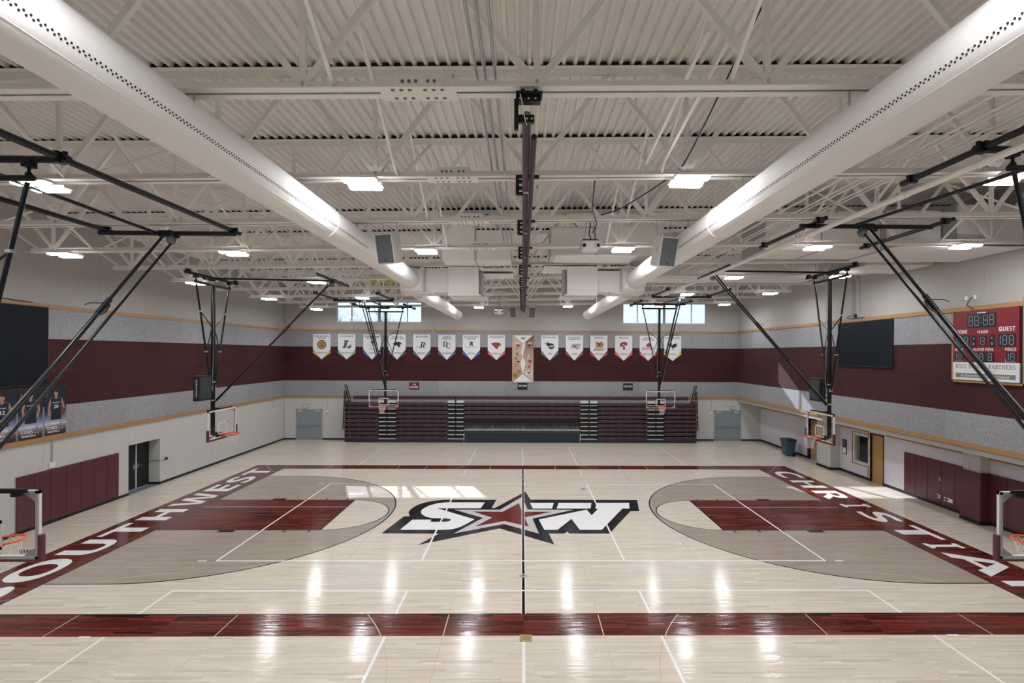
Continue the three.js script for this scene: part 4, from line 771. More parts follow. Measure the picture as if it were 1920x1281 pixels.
{
  const list = [
    [-14.17, ['NEW LONDON', 'SPICER'], 'WILDCATS', 'ring', '#c9a24a', 'white pennant with a round gold emblem, gold tips'],
    [-12.42, ['LITCHFIELD'], 'DRAGONS', 'L', '#7f9c80', 'white pennant with a dark green letter L, pale green tips'],
    [-10.65, ['HOWARD LAKE', 'WAVERLY'], 'LAKERS', 'lake', '#1f4f8f', 'white pennant with a small navy and orange emblem, blue tips'],
    [-8.89, ['GLENCOE', 'SILVER LAKE'], 'PANTHERS', 'claw', '#232f45', 'white pennant with a black clawed emblem, dark navy tips'],
    [-7.15, ['ROCKFORD'], 'ROCKETS', 'R', '#3f5a50', 'white pennant with a black slanted letter R, dark green tips'],
    [-5.39, ['DASSEL', 'COKATO'], 'CHARGERS', 'DC', '#2b4a87', 'white pennant with navy letters DC, blue tips'],
    [-3.66, ['WATERTOWN', 'MAYER'], 'ROYALS', 'knot', '#1f56a8', 'white pennant with a small blue and red emblem over fine print, bright blue tips'],
    [-1.89, ['ANNANDALE'], 'CARDINALS', 'red', '#e0342f', 'white pennant with a red pointed emblem, red tips'],
    [1.88, ['HOLY FAMILY'], 'FIRE', 'flame', '#56616a', 'white pennant with a black flaming disc, grey tips'],
    [3.63, ['SOUTHWEST', 'CHRISTIAN'], 'STARS', 'SW', '#7d3a40', 'white pennant with the S star W mark, maroon tips'],
    [5.36, ['JORDAN'], 'JAGUARS', 'gold', '#a3323d', 'white pennant with a golden brown emblem, crimson tips'],
    [7.12, ['DELANO'], 'TIGERS', 'rust', '#e3572a', 'white pennant with a rust brown emblem, orange tips'],
    [8.87, ['MOUND', 'WESTONKA'], 'WHITE HAWKS', 'hawk', '#d3263c', 'white pennant with a red lettered emblem, scarlet tips'],
    [10.61, ['HUTCHINSON'], 'TIGERS', 'star2', '#d8b95c', 'white pennant with a black and gold emblem, yellow tips'],
  ];
  const w = 1.225, h = 1.8, y1 = 7.46, sh = new THREE.Shape();
  sh.moveTo(-w / 2, 0); sh.lineTo(w / 2, 0); sh.lineTo(w / 2, -h * 0.74); sh.lineTo(0, -h); sh.lineTo(-w / 2, -h * 0.74);
  const geo = new THREE.ExtrudeGeometry(sh, { depth: 0.012, bevelEnabled: false }); fitUV(geo, 'x', -w / 2, w / 2, 'y', -h, 0);
  const rodGeo = cylX(-w / 2 - 0.01, w / 2 + 0.01, 0, 0.01, 0.016, 8);
  for (const [x, top, low, emb, col, label] of list) {
    const t = canvas(256, 376, (c) => {
      c.fillStyle = '#e6e8ea'; c.fillRect(0, 0, 256, 376);
      shp(c, [[0, 225], [128, 376], [0, 278]], col); shp(c, [[256, 225], [128, 376], [256, 278]], col);
      shp(c, [[0, 262], [128, 376], [0, 280]], '#ffffff55'); shp(c, [[256, 262], [128, 376], [256, 280]], '#ffffff55');
      c.fillStyle = INK; top.forEach((s, i) => fitText(c, s, 128, 34 + i * 28, 222, 31, 'serif'));
      c.font = 'bold 27px serif'; const lw = Math.min(c.measureText(low).width, 190); c.fillStyle = '#e6e8ea'; if (lw > 120) c.fillRect(128 - lw / 2 - 6, 262, lw + 12, 30); c.fillStyle = INK; fitText(c, low, 128, 277, 190, 27, 'serif');
      EMB[emb](c);
    });
    const b = thing('pennant_banner', label, 'banner', 'white pennants on the far wall');
    mesh('cloth', geo, printed(t, 0.8), b).position.set(0, 0, -0.006);
    mesh('hanging_rod', rodGeo, M.galv, b);
    b.position.set(x, y1, ZB + 0.075);
  }
  // the tall conference banner
  const t = canvas(384, 860, (c) => {
    c.fillStyle = '#d9c3b4'; c.fillRect(0, 0, 384, 860);
    const gl = [[0, 0, 190, '#cdb8ae', '#b98f74'], [194, 0, 384, '#7d4c37', '#cdb7ac']];
    for (const [x0, , x1, a, b] of gl) for (let y = 0; y < 860; y += 10) { const f = y / 860; c.fillStyle = a; c.globalAlpha = 1 - f; c.fillRect(x0, y, x1 - x0, 10); c.fillStyle = b; c.globalAlpha = f; c.fillRect(x0, y, x1 - x0, 10); } c.globalAlpha = 1;
    shp(c, [[196, 150], [240, 130], [232, 220], [206, 300], [196, 400], [238, 470], [236, 540], [206, 640], [190, 720], [176, 640], [150, 540], [150, 480], [186, 410], [156, 310], [178, 220]], '#e8e9ea', '#8b8a8c', 3);
    shp(c, [[0, 0], [384, 0], [192, 162]], '#eef0f0', '#3a2b28', 5); shp(c, [[0, 860], [384, 860], [188, 700]], '#eef0f0', '#3a2b28', 5);
    swMark(c, 190, 60, 0.62);
    c.fillStyle = '#f4f1ee'; fitText(c, 'WEST', 88, 145, 90, 34, 'sans-serif', 'italic bold'); fitText(c, 'EAST', 318, 145, 96, 34, 'sans-serif', 'italic bold');
    const put2 = (k, x, y, s) => { c.save(); c.translate(x, y); c.scale(s, s); c.translate(-128, -158); EMB[k](c); c.restore(); };
    put2('red', 110, 195, 0.55); put2('knot', 72, 250, 0.45); put2('DC', 96, 350, 0.55); put2('R', 60, 425, 0.5); put2('claw', 105, 490, 0.5); put2('lake', 62, 545, 0.5); put2('L', 120, 660, 0.45); put2('ring', 56, 730, 0.62);
    put2('flame', 318, 205, 0.6); swMark(c, 322, 300, 0.55); c.fillStyle = '#f4f1ee'; fitText(c, 'J', 286, 385, 70, 74, 'serif', 'italic bold'); put2('rust', 322, 490, 0.62); put2('hawk', 300, 580, 0.6);
    c.fillStyle = '#e9e7e4'; c.beginPath(); c.ellipse(300, 688, 62, 34, 0, 0, 7); c.fill(); put2('star2', 300, 688, 0.5);
    c.strokeStyle = '#5b6068'; c.lineWidth = 3; c.strokeRect(176, 760, 24, 36); c.fillStyle = '#5b6068'; fitText(c, 'WRIGHT COUNTY CONFERENCE', 190, 842, 300, 18, 'serif', 'normal');
  });
  const b = thing('tall_banner', 'tall brown and white banner of many small emblems, in the middle of the pennants', 'banner');
  mesh('cloth', fitUV(box(-0.755, 0.755, -3.36, 0, -0.006, 0.006), 'x', -0.755, 0.755, 'y', -3.36, 0), printed(t, 0.8), b);
  mesh('hanging_rod', cylX(-0.77, 0.77, 0, 0, 0.016, 8), M.galv, b);
  b.position.set(-0.02, 7.45, ZB + 0.075);
}
const sign = (name, label, x, y, w, h, bg, lines, grp) => {
  const t = canvas(256, Math.round(256 * h / w), (c, W2, H2) => { c.fillStyle = bg; c.fillRect(0, 0, W2, H2); c.fillStyle = '#f3f3f1'; lines.forEach(([s, f, px]) => fitText(c, s, W2 / 2, H2 * f, W2 * 0.9, px)); });
  const o = tag(mesh(name, fitUV(box(-w / 2, w / 2, -h / 2, h / 2, 0, 0.02), 'x', -w / 2, w / 2, 'y', -h / 2, h / 2), printed(t, 0.6)), label, 'sign', grp);
  o.position.set(x, y, ZB + 0.032);
};
sign('home_sign', 'small maroon HOME sign above the bleachers', -7.68, 3.82, 0.69, 0.5, '#5d1f25', [['S W', 0.3, 56], ['HOME', 0.66, 72]]);
sign('visitors_sign', 'small black VISITORS sign below the tall banner', -0.03, 3.83, 0.69, 0.49, '#141a20', [['VISITORS', 0.45, 62]], 'visitors signs');
sign('visitors_sign', 'small black VISITORS sign left of the far right hoop', 7.45, 3.82, 0.69, 0.49, '#141a20', [['VISITORS', 0.45, 62]], 'visitors signs');

/* =====================================================================
   LEFT WALL: SCREEN, POSTERS, PADS
   ===================================================================== */
{
  const s = thing('display_screen', 'large black display screen on the left wall above the posters', 'screen');
  mesh('screen_face', box(XL + 0.05, XL + 0.075, 4.99, 7.64, 1.4, 6.35), M.screen, s);
  mesh('screen_frame', [box(XL + 0.03, XL + 0.085, 4.95, 4.99, 1.36, 6.39), box(XL + 0.03, XL + 0.085, 7.64, 7.68, 1.36, 6.39), box(XL + 0.03, XL + 0.085, 4.99, 7.64, 1.36, 1.4), box(XL + 0.03, XL + 0.085, 4.99, 7.64, 6.35, 6.39)], M.blackMatte, s);
  const cab = thing('screen_cable', 'black cable lying on the trim above the left screen', 'cable'); mesh('cable_run', path([V(XL + 0.05, 7.8, 3.4), V(XL + 0.05, 7.84, 2.9), V(XL + 0.05, 7.81, 2.3), V(XL + 0.04, 7.8, 1.9)], 0.012, 20), M.black, cab);
}
const poster = (z0, z1, y0, y1, num, nm, pose, label) => {
  const t = canvas(360, 740, (c) => {
    const g = c.createLinearGradient(0, 0, 0, 740); g.addColorStop(0, '#16181f'); g.addColorStop(0.5, '#1a2440'); g.addColorStop(0.7, '#8d93b8'); g.addColorStop(0.78, '#c9c6d0'); g.addColorStop(0.88, '#6b5458'); g.addColorStop(1, '#2c1519'); c.fillStyle = g; c.fillRect(0, 0, 360, 740);
    c.fillStyle = '#2a1d22'; for (let i = 0; i < 9; i++) c.fillRect(0, 40 + i * 34, 360, 3);
    const cx = 180 + pose * 10, skin = '#b58468', kit = '#151c2b';
    c.fillStyle = skin; c.fillRect(cx - 20, 150, 40, 50); c.beginPath(); c.ellipse(cx, 120, 34, 46, 0, 0, 7); c.fill();
    c.fillStyle = '#2c2320'; c.beginPath(); c.ellipse(cx, 92, 36, 26, 0, Math.PI, 7); c.fill();
    c.fillStyle = '#3a2a22'; c.fillRect(cx - 20, 112, 12, 4); c.fillRect(cx + 8, 112, 12, 4); c.fillRect(cx - 10, 142, 20, 3);
    c.strokeStyle = skin; c.lineWidth = 34; c.lineCap = 'round'; c.beginPath(); c.moveTo(cx - 92, 220); c.lineTo(cx - 118, 330); c.lineTo(cx - (pose > 0 ? 112 : 96), 440); c.stroke(); c.beginPath(); c.moveTo(cx + 92, 220); c.lineTo(cx + 124, 320); c.lineTo(cx + (pose > 0 ? 150 : 100), 430); c.stroke();
    shp(c, [[cx - 98, 200], [cx - 36, 178], [cx, 214], [cx + 36, 178], [cx + 98, 200], [cx + 78, 300], [cx + 92, 520], [cx - 92, 520], [cx - 78, 300]], kit, '#8f97a6', 4);
    if (pose > 0) { c.beginPath(); c.arc(cx + 116, 400, 44, 0, 7); c.fillStyle = '#7a3f2c'; c.fill(); c.strokeStyle = '#2a1a16'; c.lineWidth = 4; c.stroke(); }
    c.fillStyle = '#e8eaee'; fitText(c, 'SOUTHWEST', cx, 262, 120, 24); fitText(c, num, cx, 322, 110, 74);
    c.save(); c.translate(40, 130); c.rotate(-Math.PI / 2); c.fillStyle = '#8c6a70'; fitText(c, '2024', 0, 0, 120, 36); c.restore();
    c.fillStyle = '#f5f5f5'; fitText(c, nm, 180, 566, 170, 32, 'serif', 'italic');
    c.strokeStyle = '#1a1216'; c.lineWidth = 8; c.font = 'bold 62px sans-serif'; c.textAlign = 'left'; c.textBaseline = 'middle'; c.strokeText('STARS', 36, 640, 180); c.fillText('STARS', 36, 640, 180); c.font = 'bold 40px sans-serif'; c.fillText('BASKETBALL', 48, 694, 210);
    star(c, 268, 628, 56); c.strokeStyle = '#15171c'; c.lineWidth = 18; c.stroke(); c.strokeStyle = '#e8eaee'; c.lineWidth = 5; c.stroke();
  });
  const p = thing('player_poster', label, 'poster', 'player posters on the left wall');
  mesh('print', fitUV(box(XL + 0.035, XL + 0.042, y0, y1, z0, z1), 'z', z1, z0, 'y', y0, y1), printed(t, 0.45), p);
  mesh('grommet', [[y0 + 0.03, z0 + 0.03], [y1 - 0.03, z0 + 0.03], [y0 + 0.03, z1 - 0.03], [y1 - 0.03, z1 - 0.03]].map(([y, z]) => rod(V(XL + 0.04, y, z), V(XL + 0.047, y, z), 0.014, 8)), M.chrome, p);
};
poster(0.6, 1.45, 3.16, 4.92, '20', 'Gordie Mellis', 1, 'basketball poster with number 20, rightmost of three');
poster(1.52, 2.4, 3.14, 4.9, '2', 'AJ Newell', 0, 'basketball poster with number 2, between two other posters');
poster(2.46, 3.36, 3.14, 4.9, '12', 'Ben Howard', -1, 'basketball poster with number 12, at the left picture edge');
// wall pads: each pad hangs on its own
function wallPad(x, side, z0, z1, y0, y1, label, grp) {
  const t = 0.055, p = thing('wall_pad', label, 'wall pad', grp), cx = x + side * t / 2;
  mesh('pad_cover', rbox(cx, (y0 + y1) / 2, (z0 + z1) / 2, t, y1 - y0, z1 - z0 - 0.008, 0.018, 3), M.pad, p);
  mesh('backing_board', box(Math.min(x, x + side * 0.012), Math.max(x, x + side * 0.012), y1 - 0.005, y1 + 0.012, z0, z1), M.padEdge, p);
}
for (let i = 0; i < 7; i++) wallPad(XL, 1, -1.9 + i * 0.62, -1.9 + (i + 1) * 0.62, 0.12, 1.92, `maroon wall pad on the left wall, ${ORD[i]} from the black doors`, 'left wall pads');
for (let i = 0; i < 5; i++) wallPad(XRL, -1, -2.92 + i * 0.68, -2.92 + (i + 1) * 0.68, 0.13, 1.85, `maroon wall pad on the right wall, ${ORD[i]} from the maple door side`, 'right wall pads');
for (let i = 0; i < 3; i++) wallPad(XRL, -1, 1.3 + i * 0.68, 1.3 + (i + 1) * 0.68, 0.13, 1.85, `maroon wall pad behind the near right hoop, ${ORD[i]} past the padded column`, 'right wall pads past the column');
{
  const p = thing('column_pad', 'maroon pad wrapped round the right wall column', 'wall pad');
  mesh('front_cover', rbox(16.57, 0.99, 0.87, 0.06, 1.78, 0.86, 0.02, 3), M.pad, p);
  mesh('side_cover', [rbox(16.75, 0.99, 1.28, 0.36, 1.78, 0.06, 0.02, 3)], M.pad, p);
  mesh('column_base', [box(16.5, XRL, 0.0, 0.1, 0.46, 1.33)], M.rubber, p);
}
for (const [z, y, w, h, m, label] of [[-0.95, 1.12, 0.09, 0.14, M.galv, 'small steel switch plate in the middle of the right wall pads'], [-1.0, 0.42, 0.22, 0.16, M.galv, 'steel outlet plate low on the right wall pads'], [-0.5, 0.4, 0.4, 0.16, M.white, 'white outlet strip low on the right wall pads']]) {
  const o = thing('outlet_plate', label, 'outlet'); mesh('plate', rbox(XRL - 0.062, y, z, 0.014, h, w, 0.004), m, o); mesh('opening', box(XRL - 0.072, XRL - 0.068, y - h * 0.3, y + h * 0.3, z - w * 0.42, z - w * 0.05), M.blackMatte, o);
}

/* =====================================================================
   RIGHT WALL: SCREEN, SCOREBOARD
   ===================================================================== */
{
  const s = thing('display_screen', 'large black display screen on the right wall beside the scoreboard', 'screen');
  mesh('screen_face', box(XR - 0.09, XR - 0.06, 5.66, 7.63, -5.0, -1.4), M.screen, s);
  mesh('screen_frame', [box(XR - 0.1, XR - 0.03, 5.62, 5.66, -5.04, -1.36), box(XR - 0.1, XR - 0.03, 7.63, 7.67, -5.04, -1.36), box(XR - 0.1, XR - 0.03, 5.66, 7.63, -5.04, -5.0), box(XR - 0.1, XR - 0.03, 5.66, 7.63, -1.4, -1.36)], M.blackMatte, s);
}
{
  const z0 = 1.7, z1 = 4.14, y0 = 5.93, y1 = 7.66, x = XR - 0.13;
  const cw = 1024, chh = Math.round(1024 * (y1 - y0) / (z1 - z0));
  const wins = [[250, 48, 440, 190, '88:88'], [36, 345, 250, 165, '188'], [726, 345, 250, 165, '188'], [440, 362, 110, 140, '8'], [318, 350, 72, 170, '<'], [604, 350, 72, 170, '>'], [36, 590, 140, 120, '18'], [335, 590, 330, 130, '88 8'], [846, 590, 140, 120, '18']];
  const seg = (c, x, y, w, h) => { const m = w * 0.12; c.lineWidth = Math.max(5, w * 0.11); c.lineCap = 'round'; c.strokeStyle = '#a9bccb'; for (const [a, b, e, f] of [[m, 0, w - m, 0], [m, h / 2, w - m, h / 2], [m, h, w - m, h], [0, m, 0, h / 2 - m], [w, m, w, h / 2 - m], [0, h / 2 + m, 0, h - m], [w, h / 2 + m, w, h - m]]) { c.beginPath(); c.moveTo(x + a, y + b); c.lineTo(x + e, y + f); c.stroke(); } };
  const t = canvas(cw, chh, (c) => {
    c.fillStyle = '#7c1420'; c.fillRect(0, 0, cw, chh); c.fillStyle = '#f3f1ee';
    for (const [s, X, Y, w, px] of [['HOME', 150, 290, 190, 74], ['GUEST', 850, 278, 240, 82], ['PERIOD', 492, 305, 170, 54], ['FOULS', 100, 550, 150, 54], ['PLAYER FOUL', 500, 550, 320, 54], ['FOULS', 905, 550, 160, 54], ['SCORE', 105, chh - 24, 150, 48], ['MATCH', 500, chh - 24, 170, 52], ['SCORE', 905, chh - 24, 160, 50]]) fitText(c, s, X, Y, w, px);
    c.fillRect(400, 28, 140, 14);
    for (const [X, Y, w, h, s] of wins) {
      c.fillStyle = '#12161c'; c.fillRect(X, Y, w, h);
      if (s === '<' || s === '>') { const d = s === '<' ? -1 : 1, cx = X + w / 2; shp(c, [[cx + d * 14, Y + 42], [cx - d * 12, Y + 30], [cx - d * 12, Y + 54]], '#a9bccb'); c.fillStyle = '#a9bccb'; fitText(c, 'B', cx, Y + 120, 40, 44); continue; }
      const chars = [...s], dw = w / (chars.reduce((a, q) => a + (q === ':' || q === ' ' || q === '1' ? 0.5 : 1), 0) + 0.2); let cx = X + dw * 0.1;
      for (const q of chars) { if (q === '8') { seg(c, cx + dw * 0.18, Y + h * 0.14, dw * 0.62, h * 0.72); cx += dw; } else if (q === '1') { c.strokeStyle = '#a9bccb'; c.lineWidth = 8; c.beginPath(); c.moveTo(cx + dw * 0.3, Y + h * 0.16); c.lineTo(cx + dw * 0.3, Y + h * 0.46); c.moveTo(cx + dw * 0.3, Y + h * 0.54); c.lineTo(cx + dw * 0.3, Y + h * 0.84); c.stroke(); cx += dw * 0.5; } else { if (q === ':') { c.fillStyle = '#a9bccb'; c.fillRect(cx + dw * 0.18, Y + h * 0.3, 10, 10); c.fillRect(cx + dw * 0.18, Y + h * 0.62, 10, 10); } cx += dw * 0.5; } }
    }
  });
  const s = thing('scoreboard', 'red wall scoreboard with unlit digits and white sponsor panel', 'scoreboard'), m = printed(t, 0.4);
  mesh('score_panel', fitUV(box(x, XR - 0.032, y0, y1, z0, z1), 'z', z0, z1, 'y', y0, y1), m, s);
  for (const [X, Y, w, h] of wins) { const a = z0 + X / cw * (z1 - z0), b = z0 + (X + w) / cw * (z1 - z0), d = y1 - Y / chh * (y1 - y0), e = y1 - (Y + h) / chh * (y1 - y0); mesh('digit_window', fitUV(box(x - 0.012, x, e, d, a, b), 'z', z0, z1, 'y', y0, y1), m, s); }
  const t2 = canvas(1024, 280, (c) => { c.fillStyle = '#dfe0df'; c.fillRect(0, 0, 1024, 280); c.fillStyle = '#1c1f22'; fitText(c, 'KYLE HUNT & PARTNERS', 512, 64, 930, 86, 'serif', 'normal'); c.fillStyle = '#8a8d8c'; fitText(c, 'I N C O R P O R A T E D', 512, 132, 620, 36, 'serif', 'normal'); c.fillStyle = '#77796a'; c.fillRect(48, 172, 930, 70); c.fillStyle = '#ecebe4'; fitText(c, 'An Uncommon Building Company', 512, 207, 760, 52, 'serif', 'italic'); });
  mesh('sponsor_panel', fitUV(box(x, XR - 0.032, 5.31, y0 - 0.01, z0, z1), 'z', z0, z1, 'y', 5.31, y0 - 0.01), printed(t2, 0.5), s);
  mesh('wooden_surround', [box(XR - 0.1, XR - 0.032, 5.22, 5.29, 1.6, 4.3), box(XR - 0.1, XR - 0.032, 5.22, 7.7, 1.6, 1.66), box(XR - 0.1, XR - 0.032, 5.22, 7.95, 4.22, 4.32)], M.wood, s);
  mesh('black_side', box(XR - 0.09, XR - 0.032, 5.29, 7.66, 4.14, 4.22), M.blackMatte, s);
  const ob = thing('outlet_box', 'pair of white outlet boxes with black cord above the scoreboard', 'outlet');
  for (const z of [2.12, 2.44]) mesh('box_cover', rbox(XR - 0.02, 8.13, z, 0.04, 0.15, 0.11, 0.008), M.white, ob);
  mesh('cord', path([V(XR - 0.05, 8.14, 2.42), V(XR - 0.07, 8.05, 2.3), V(XR - 0.08, 7.9, 2.2), V(XR - 0.09, 7.82, 2.3), V(XR - 0.06, 7.72, 2.45)], 0.012, 24), M.black, ob);
  const cb = thing('conduit_bundle', 'three grey conduits down the right wall above the right screen', 'conduit');
  for (const [z, y] of [[-4.1, 9.55], [-3.95, 9.62], [-3.6, 9.7]]) mesh('conduit_run', path([V(XR - 0.03, 7.98, z), V(XR - 0.03, 9.2, z), V(XR - 0.03, y, z), V(XR - 0.03, y + 0.06, z - 0.3), V(XR - 0.03, y + 0.06, z - 1.5)], 0.018, 24), M.galv, cb);
  mesh('cable_loop', [path([V(XR - 0.06, 7.98, -4.1), V(XR - 0.1, 7.9, -4.35), V(XR - 0.1, 7.84, -4.1), V(XR - 0.1, 7.83, -3.5), V(XR - 0.1, 7.86, -3.1)], 0.015, 30), rod(V(XR - 0.01, 7.95, -3.85), V(XR - 0.08, 7.95, -3.85), 0.09, 16)], M.black, cb);
}

/* =====================================================================
   HUNG FROM THE ROOF: SPEAKERS, PROJECTORS
   ===================================================================== */
function speaker(x, y, z, turn, label) {
  const s = thing('speaker', label, 'speaker', 'hanging loudspeakers');
  const sh = new THREE.Shape(); sh.moveTo(-0.23, 0.2); sh.lineTo(0.23, 0.2); sh.lineTo(0.16, -0.2); sh.lineTo(-0.16, -0.2);
  const g = new THREE.ExtrudeGeometry(sh, { depth: 0.68, bevelEnabled: true, bevelSize: 0.012, bevelThickness: 0.012, bevelSegments: 2 }); g.rotateX(-Math.PI / 2); g.rotateY(Math.PI); g.translate(0, -0.34, 0);
  const tilt = group('cabinet', s); tilt.rotation.set(0.24, turn, 0, 'YXZ');
  mesh('cabinet_shell', g, M.stepWhite, tilt);
  mesh('grille', rbox(0, 0, 0.215, 0.42, 0.64, 0.02, 0.008), std(0x73777c, 0.8, 0, { map: speck }), tilt);
  mesh('badge', box(-0.03, 0.03, -0.27, -0.245, 0.224, 0.228), M.blackMatte, tilt);
  mesh('side_handle', [rbox(0.21, 0.05, 0.03, 0.02, 0.09, 0.05, 0.008), rbox(-0.21, 0.05, 0.03, 0.02, 0.09, 0.05, 0.008)], M.galv, tilt);
  const top = chordY(x) + 0.012 - y;
  for (const o of [-0.15, 0.15]) mesh('hanging_chain', rod(V(o, 0.3, 0), V(o * 1.1, top, 0), 0.008, 6), M.galv, s);
  s.position.set(x, y, z);
}
speaker(-3.2, 8.6, 7.55, -0.36, 'near white loudspeaker with grey grille hanging right of the left duct');
speaker(3.28, 8.58, 7.55, 0.36, 'near white loudspeaker with grey grille hanging left of the right duct');
speaker(-0.62, 8.82, -13.7, -0.36, 'far small loudspeaker left of the curtain roller end');
speaker(0.5, 8.82, -13.7, 0.36, 'far small loudspeaker right of the curtain roller end');
function projector(x, y, z, label) {
  const p = thing('projector', label, 'projector', 'hanging projectors');
  mesh('body', [rbox(0, 0, 0, 0.42, 0.24, 0.36, 0.06, 4), rbox(0, -0.1, 0.02, 0.34, 0.1, 0.3, 0.04, 3)], M.white, p);
  mesh('top_plate', rbox(0, 0.13, 0, 0.38, 0.035, 0.3, 0.015), M.black, p);
  for (const o of [-0.13, 0.13]) { const l = mesh('lens_hood', [rod(V(o, 0, 0.16), V(o * 1.25, -0.02, 0.25), 0.065, 16)], M.white, p); mesh('lens', rod(V(o * 1.25, -0.02, 0.245), V(o * 1.27, -0.022, 0.256), 0.045, 16), M.black, l); }
  each('side_vent', [rbox(-0.22, -0.02, 0, 0.03, 0.14, 0.2, 0.01), rbox(0.22, -0.05, 0, 0.06, 0.1, 0.2, 0.02)], M.galv, p);
  const top = chordY(x) + 0.012 - y;
  for (const o of [-0.15, 0.15]) mesh('hanging_wire', rod(V(o, 0.14, 0), V(o * 0.5, top, 0), 0.005, 6), M.black, p);
  mesh('power_cable', path([V(0.05, 0.14, -0.05), V(-0.02, 0.3, 0), V(0.01, 0.5, 0), V(0, top, 0)], 0.014, 20), M.black, p);
  p.position.set(x, y, z);
}
projector(1.55, 8.72, 7.4, 'near white ceiling projector right of the curtain roller');
projector(-1.3, 8.36, -7.6, 'far small white ceiling projector left of the curtain roller');
for (const [x, z, r, w] of [[-7.1, -4.4, 0.5, 'left'], [-6.25, -4.5, -0.5, 'right']]) { const o = thing('yellow_canister', `small yellow canister near the roof above the left window, ${w} one of two`, 'canister', 'yellow canisters'); mesh('canister_body', [rod(V(-0.12, 0.1, 0), V(0.12, -0.1, 0), 0.09, 14), rod(V(0.12, -0.1, 0), V(0.17, -0.14, 0), 0.11, 14)], std(0xd3a021, 0.45), o); mesh('mount', rod(V(0, 0.05, 0), V(0, 0.5, 0), 0.015, 6), M.galv, o); o.position.set(x, 9.55, z); o.rotation.y = r > 0 ? 0 : Math.PI; }

/* =====================================================================
   SMALL FITTINGS
   ===================================================================== */
function exitSign(x, label) {
  const e = thing('exit_sign', label, 'exit sign', 'exit signs');
  const t = canvas(160, 100, (c) => { c.fillStyle = '#d7dbd4'; c.fillRect(0, 0, 160, 100); c.fillStyle = '#5f8f63'; fitText(c, 'EXIT', 80, 52, 130, 56); });
  mesh('sign_box', rbox(0, 0, 0, 0.36, 0.24, 0.07, 0.01), M.greyFrame, e);
  mesh('sign_face', fitUV(box(-0.14, 0.14, -0.085, 0.085, 0.035, 0.038), 'x', -0.14, 0.14, 'y', -0.085, 0.085), printed(t, 0.5), e);
  mesh('feed_conduit', rod(V(0, 0.12, -0.02), V(0, 0.6, -0.02), 0.012, 6), M.galv, e);
  e.position.set(x, 2.36, ZB + 0.045);
}
exitSign(-15.28, 'exit sign above the grey doors at left');
exitSign(14.93, 'exit sign above the grey doors at right');
for (const [x, y, h, label] of [[-13.75, 2.0, 0.98, 'white wall box with conduit left of the bleachers'], [13.4, 2.0, 0.98, 'white wall box with conduit right of the bleachers']]) { const o = thing('wall_box', label, 'wall box', 'wall boxes on the far wall'); mesh('box_cover', rbox(0, 0, 0, 0.14, 0.2, 0.07, 0.01), M.white, o); mesh('feed_conduit', rod(V(0, 0.1, -0.01), V(0, h, -0.01), 0.011, 6), M.galv, o); mesh('lamp_dome', ball(0, -0.12, 0.02, 0.05), M.galv, o); o.position.set(x, y, ZB + 0.037); }
for (const [x, label] of [[-6.32, 'small wall sensor on conduit right of the left window'], [14.05, 'small wall sensor on conduit right of the right window']]) { const o = thing('wall_sensor', label, 'sensor', 'wall sensors'); mesh('sensor_box', rbox(0, 0, 0, 0.1, 0.14, 0.06, 0.01), M.galv, o); mesh('feed_conduit', rod(V(0, 0.06, -0.01), V(0, 1.4, -0.01), 0.011, 6), M.galv, o); o.position.set(x, 8.0, ZB + 0.032); }
{ const o = thing('wall_box', 'white outlet box with conduit above the left wall pads', 'wall box'); mesh('box_cover', rbox(0.035, 0, 0, 0.07, 0.2, 0.22, 0.01), M.white, o); mesh('feed_conduit', rod(V(0.025, 0.1, -0.02), V(0.025, 0.86, -0.02), 0.02, 8), M.galv, o); o.position.set(XL, 2.08, 1.15); }
{ const o = thing('wall_sensor', 'tiny white sensor on the left wall by the far corner', 'sensor'); mesh('sensor_box', rbox(0.03, 0, 0, 0.06, 0.13, 0.12, 0.01), M.white, o); mesh('feed_conduit', rod(V(0.02, 0.05, 0), V(0.02, 0.7, 0), 0.01, 6), M.galv, o); o.position.set(XL, 2.3, -15.2); }
{ const o = thing('door_holder', 'black magnetic door holder beside the black doors', 'door holder'); mesh('holder_body', rbox(0.05, 0, 0, 0.1, 0.12, 0.1, 0.01), M.black, o); mesh('holder_arm', rod(V(0.05, 0, 0.05), V(0.03, 0, 0.3), 0.016, 8), M.galv, o); o.position.set(XL, 1.12, -4.75); }
{ const o = thing('wall_box', 'small grey box on the pilaster above the column pad', 'wall box'); mesh('box_cover', rbox(-0.03, 0, 0, 0.06, 0.18, 0.14, 0.01), M.white, o); mesh('socket', rbox(-0.065, 0, 0, 0.012, 0.1, 0.06, 0.004), M.galv, o); o.position.set(16.6, 2.08, 0.72); }
